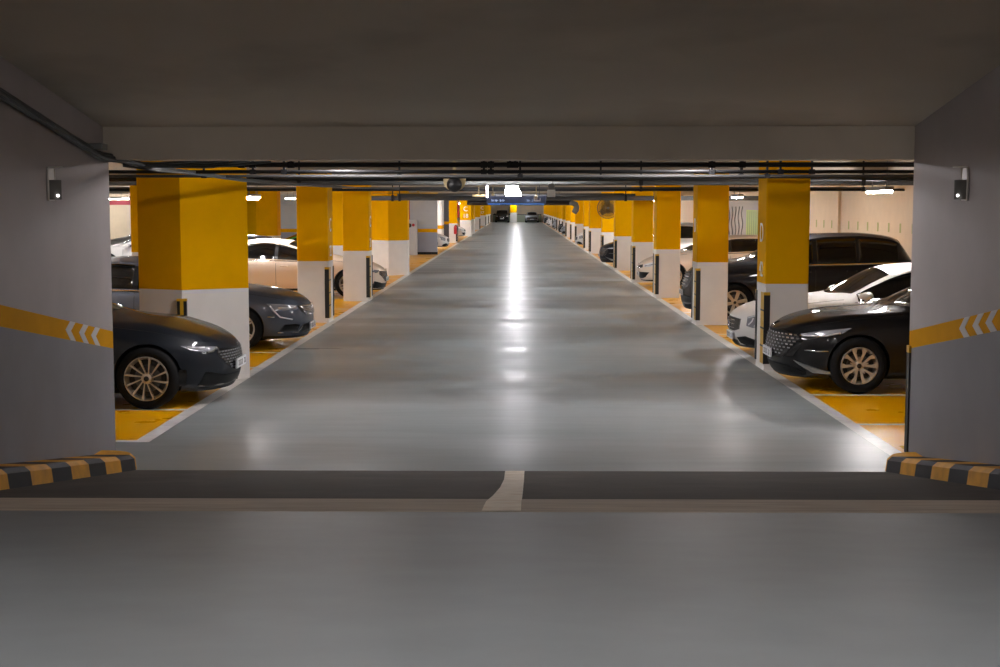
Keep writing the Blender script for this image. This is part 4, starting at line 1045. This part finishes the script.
# --- black sport utility vehicle
sh_e = Shape(4.7, .95, [(0, .86), (.05, .93), (.16, 1.0), (.36, 1.09), (.92, 1.17), (1.25, 1.22), (1.6, 1.40), (2.1, 1.63), (2.6, 1.70), (3.4, 1.72), (4.0, 1.67), (4.3, 1.60), (4.5, 1.35), (4.7, 1.05)],
             [(0, .82), (.3, .92), (1.0, 1.01), (1.6, 1.06), (3, 1.09), (4.3, 1.12), (4.7, 1.0)], zg=.2, an=.7, nn=2.7, ar=.4, roofw=.76, tumble=.16)
spec_e = dict(name='sport_utility_vehicle', shape=sh_e, paint='p_blue', rim='six', rimr=.24, R=.365, wheels=(.93, 3.65), screen=(1.27, 2.0), rear=(4.32, 4.52), bow=.2,
    dlo=[(1.65, 2.45, .08, .92), (2.53, 3.3, .08, .92), (3.36, 4.15, .1, .9)], doors=[1.45, 2.5, 3.4], mirror=1.7,
    front=[('grille', 'trim', [(Yh, 0, .93), (Yh, .3, .92), (Yh, .55, .9)], [(Yh, 0, .6), (Yh, .3, .6), (Yh, .48, .66)], .02, .004),
           ('headlight', 'lampglass', [(Yh, .6, .92), (Yh, .78, .95), (Xh, .4, .97)], [(Yh, .58, .82), (Yh, .76, .78), (Xh, .34, .84)], .01, .006),
           ('lower_intake', 'trim', [(Yh, 0, .5), (Yh, .4, .5), (Yh, .7, .46)], [(Yh, 0, .3), (Yh, .45, .3), (Yh, .76, .34)], .02, .004)],
    grille=('bars', .44, .64, .9), plate=.52, tail=(.95, 1.1),
    strips=[('lamp_strip', 'lampcore', [(Yh, .6, .87), (Yh, .74, .86), (Xh, .34, .89)])])
E_ = make_car(spec_e, (3.34, 28.15), -1, 'black sport utility vehicle parked behind the second column from the one marked D 42')
# --- ivory crossover hatchback
sh_f = Shape(4.55, .91, [(0, .62), (.05, .68), (.18, .76), (.47, .86), (.85, .95), (1.15, 1.01), (1.6, 1.2), (2.1, 1.39), (2.6, 1.44), (3.3, 1.445), (3.9, 1.35), (4.25, 1.15), (4.55, .95)],
             [(0, .58), (.3, .70), (1.0, .84), (1.6, .90), (3, .96), (4.1, 1.0), (4.55, .92)], an=.8, nn=2.4, ar=.45, roofw=.72)
spec_f = dict(name='hatchback', shape=sh_f, paint='p_ivory', rim='ten', R=.335, wheels=(.9, 3.55), screen=(1.17, 2.0), rear=(3.85, 4.3), bow=.22,
    dlo=[(1.62, 2.4, .1, .92), (2.48, 3.2, .1, .92), (3.26, 3.8, .14, .86)], doors=[1.4, 2.44, 3.3], mirror=1.7,
    front=[('grille', 'trim', [(q_, 0, .60), (q_, .12, .61), (q_, .3, .63)], [(q_, 0, .50), (q_, .12, .51), (q_, .3, .55)], .015, .004),
           ('headlight', 'lampcore', [(q_, .34, .62), (q_, .55, .68), (q_, .9, .77)], [(q_, .36, .56), (q_, .55, .57), (q_, .8, .66)], .01, .006),
           ('lower_intake', 'trim', [(q_, 0, .42), (q_, .25, .42), (q_, .55, .42)], [(q_, 0, .24), (q_, .25, .24), (q_, .4, .28)], .02, .004)],
    grille=('bars', .3, .52, .59), emblem=('oval', .63, .03), plate=.36,
    strips=[('lamp_strip', 'lampglass', [(q_, .4, .59), (q_, .6, .63), (q_, .8, .70)])])
Fh = make_car(spec_f, (3.42, 39.2), -1, 'ivory hatchback seen on both sides of the third column of the fan-side row')
# --- white sedan, same shape as the slate one, other side of the lane
G = make_car(dict(spec_b, paint='p_ivory', rim='ten', rimr=.235, plate=.43), (-3.28, 34.95), 1, 'cream-white sedan with black grille, nose showing before the second angled pier')
# --- further cars
place_copy(A, (3.08, 52.0), -1, 'black car below the round wall fan', 'p_black', 'p_blue')
e0 = place_copy(E_, (5.35, 43.0), -1, 'pale sport utility vehicle standing crosswise behind the ivory hatchback', 'p_blue', 'p_white'); e0.rotation_euler = (0, 0, PI / 2)
place_copy(B, (-4.75, 39.6), 1, 'black sedan parked deep behind the bright yellow column', 'p_navy', 'p_black')
place_copy(Fh, (-9.35, 47.2), -1, 'green hatchback, a sliver of its roof showing over the cream-white sedan', 'p_ivory', 'p_green')
place_copy(Fh, (-14.4, 46.6), -1, 'white hatchback before the cream wall with the red band', 'p_ivory', 'p_white')
place_copy(Fh, (-17.2, 57.0), -1, 'white hatchback closest to the cream wall with the red band', 'p_ivory', 'p_white')
place_copy(D, (-3.52, 71.9), 1, 'white car parked just beyond the grey core wall', 'p_white', 'p_white')
place_copy(Fh, (-3.6, 97), 1, 'white car between the extinguisher column and the column marked C 18', 'p_ivory', 'p_white')
place_copy(D, (3.2, 76.0), -1, 'white car in the eighth bay of the fan-side row')
for x, y, src, a, b, c in ((3.3, 104.5, B, 'p_navy', 'p_silver', 'silver car in the eleventh bay of the fan-side row'), (3.3, 112.5, A, 'p_black', 'p_navy', 'dark car in the twelfth bay of the fan-side row'), (3.25, 128.5, E_, 'p_blue', 'p_silver', 'silver sport utility vehicle in the fourteenth bay of the fan-side row'),
        (3.2, 144.5, Fh, 'p_ivory', 'p_white', 'white hatchback in the sixteenth bay of the fan-side row'), (3.2, 153, B, 'p_navy', 'p_white', 'white sedan in the seventeenth bay of the fan-side row'), (3.2, 169, A, 'p_black', 'p_blue', 'dark sedan close to the end wall on the fan side')):
    place_copy(src, (x, y), -1, c, a, b)
e1 = place_copy(E_, (-2.05, 190.3), -1, 'black sport utility vehicle facing the lane at the end wall', 'p_blue', 'p_black'); e1.rotation_euler = (0, 0, PI / 2)
e2 = place_copy(A, (2.05, 190.0), -1, 'silver sedan facing the lane at the end wall', 'p_black', 'p_silver'); e2.rotation_euler = (0, 0, PI / 2)
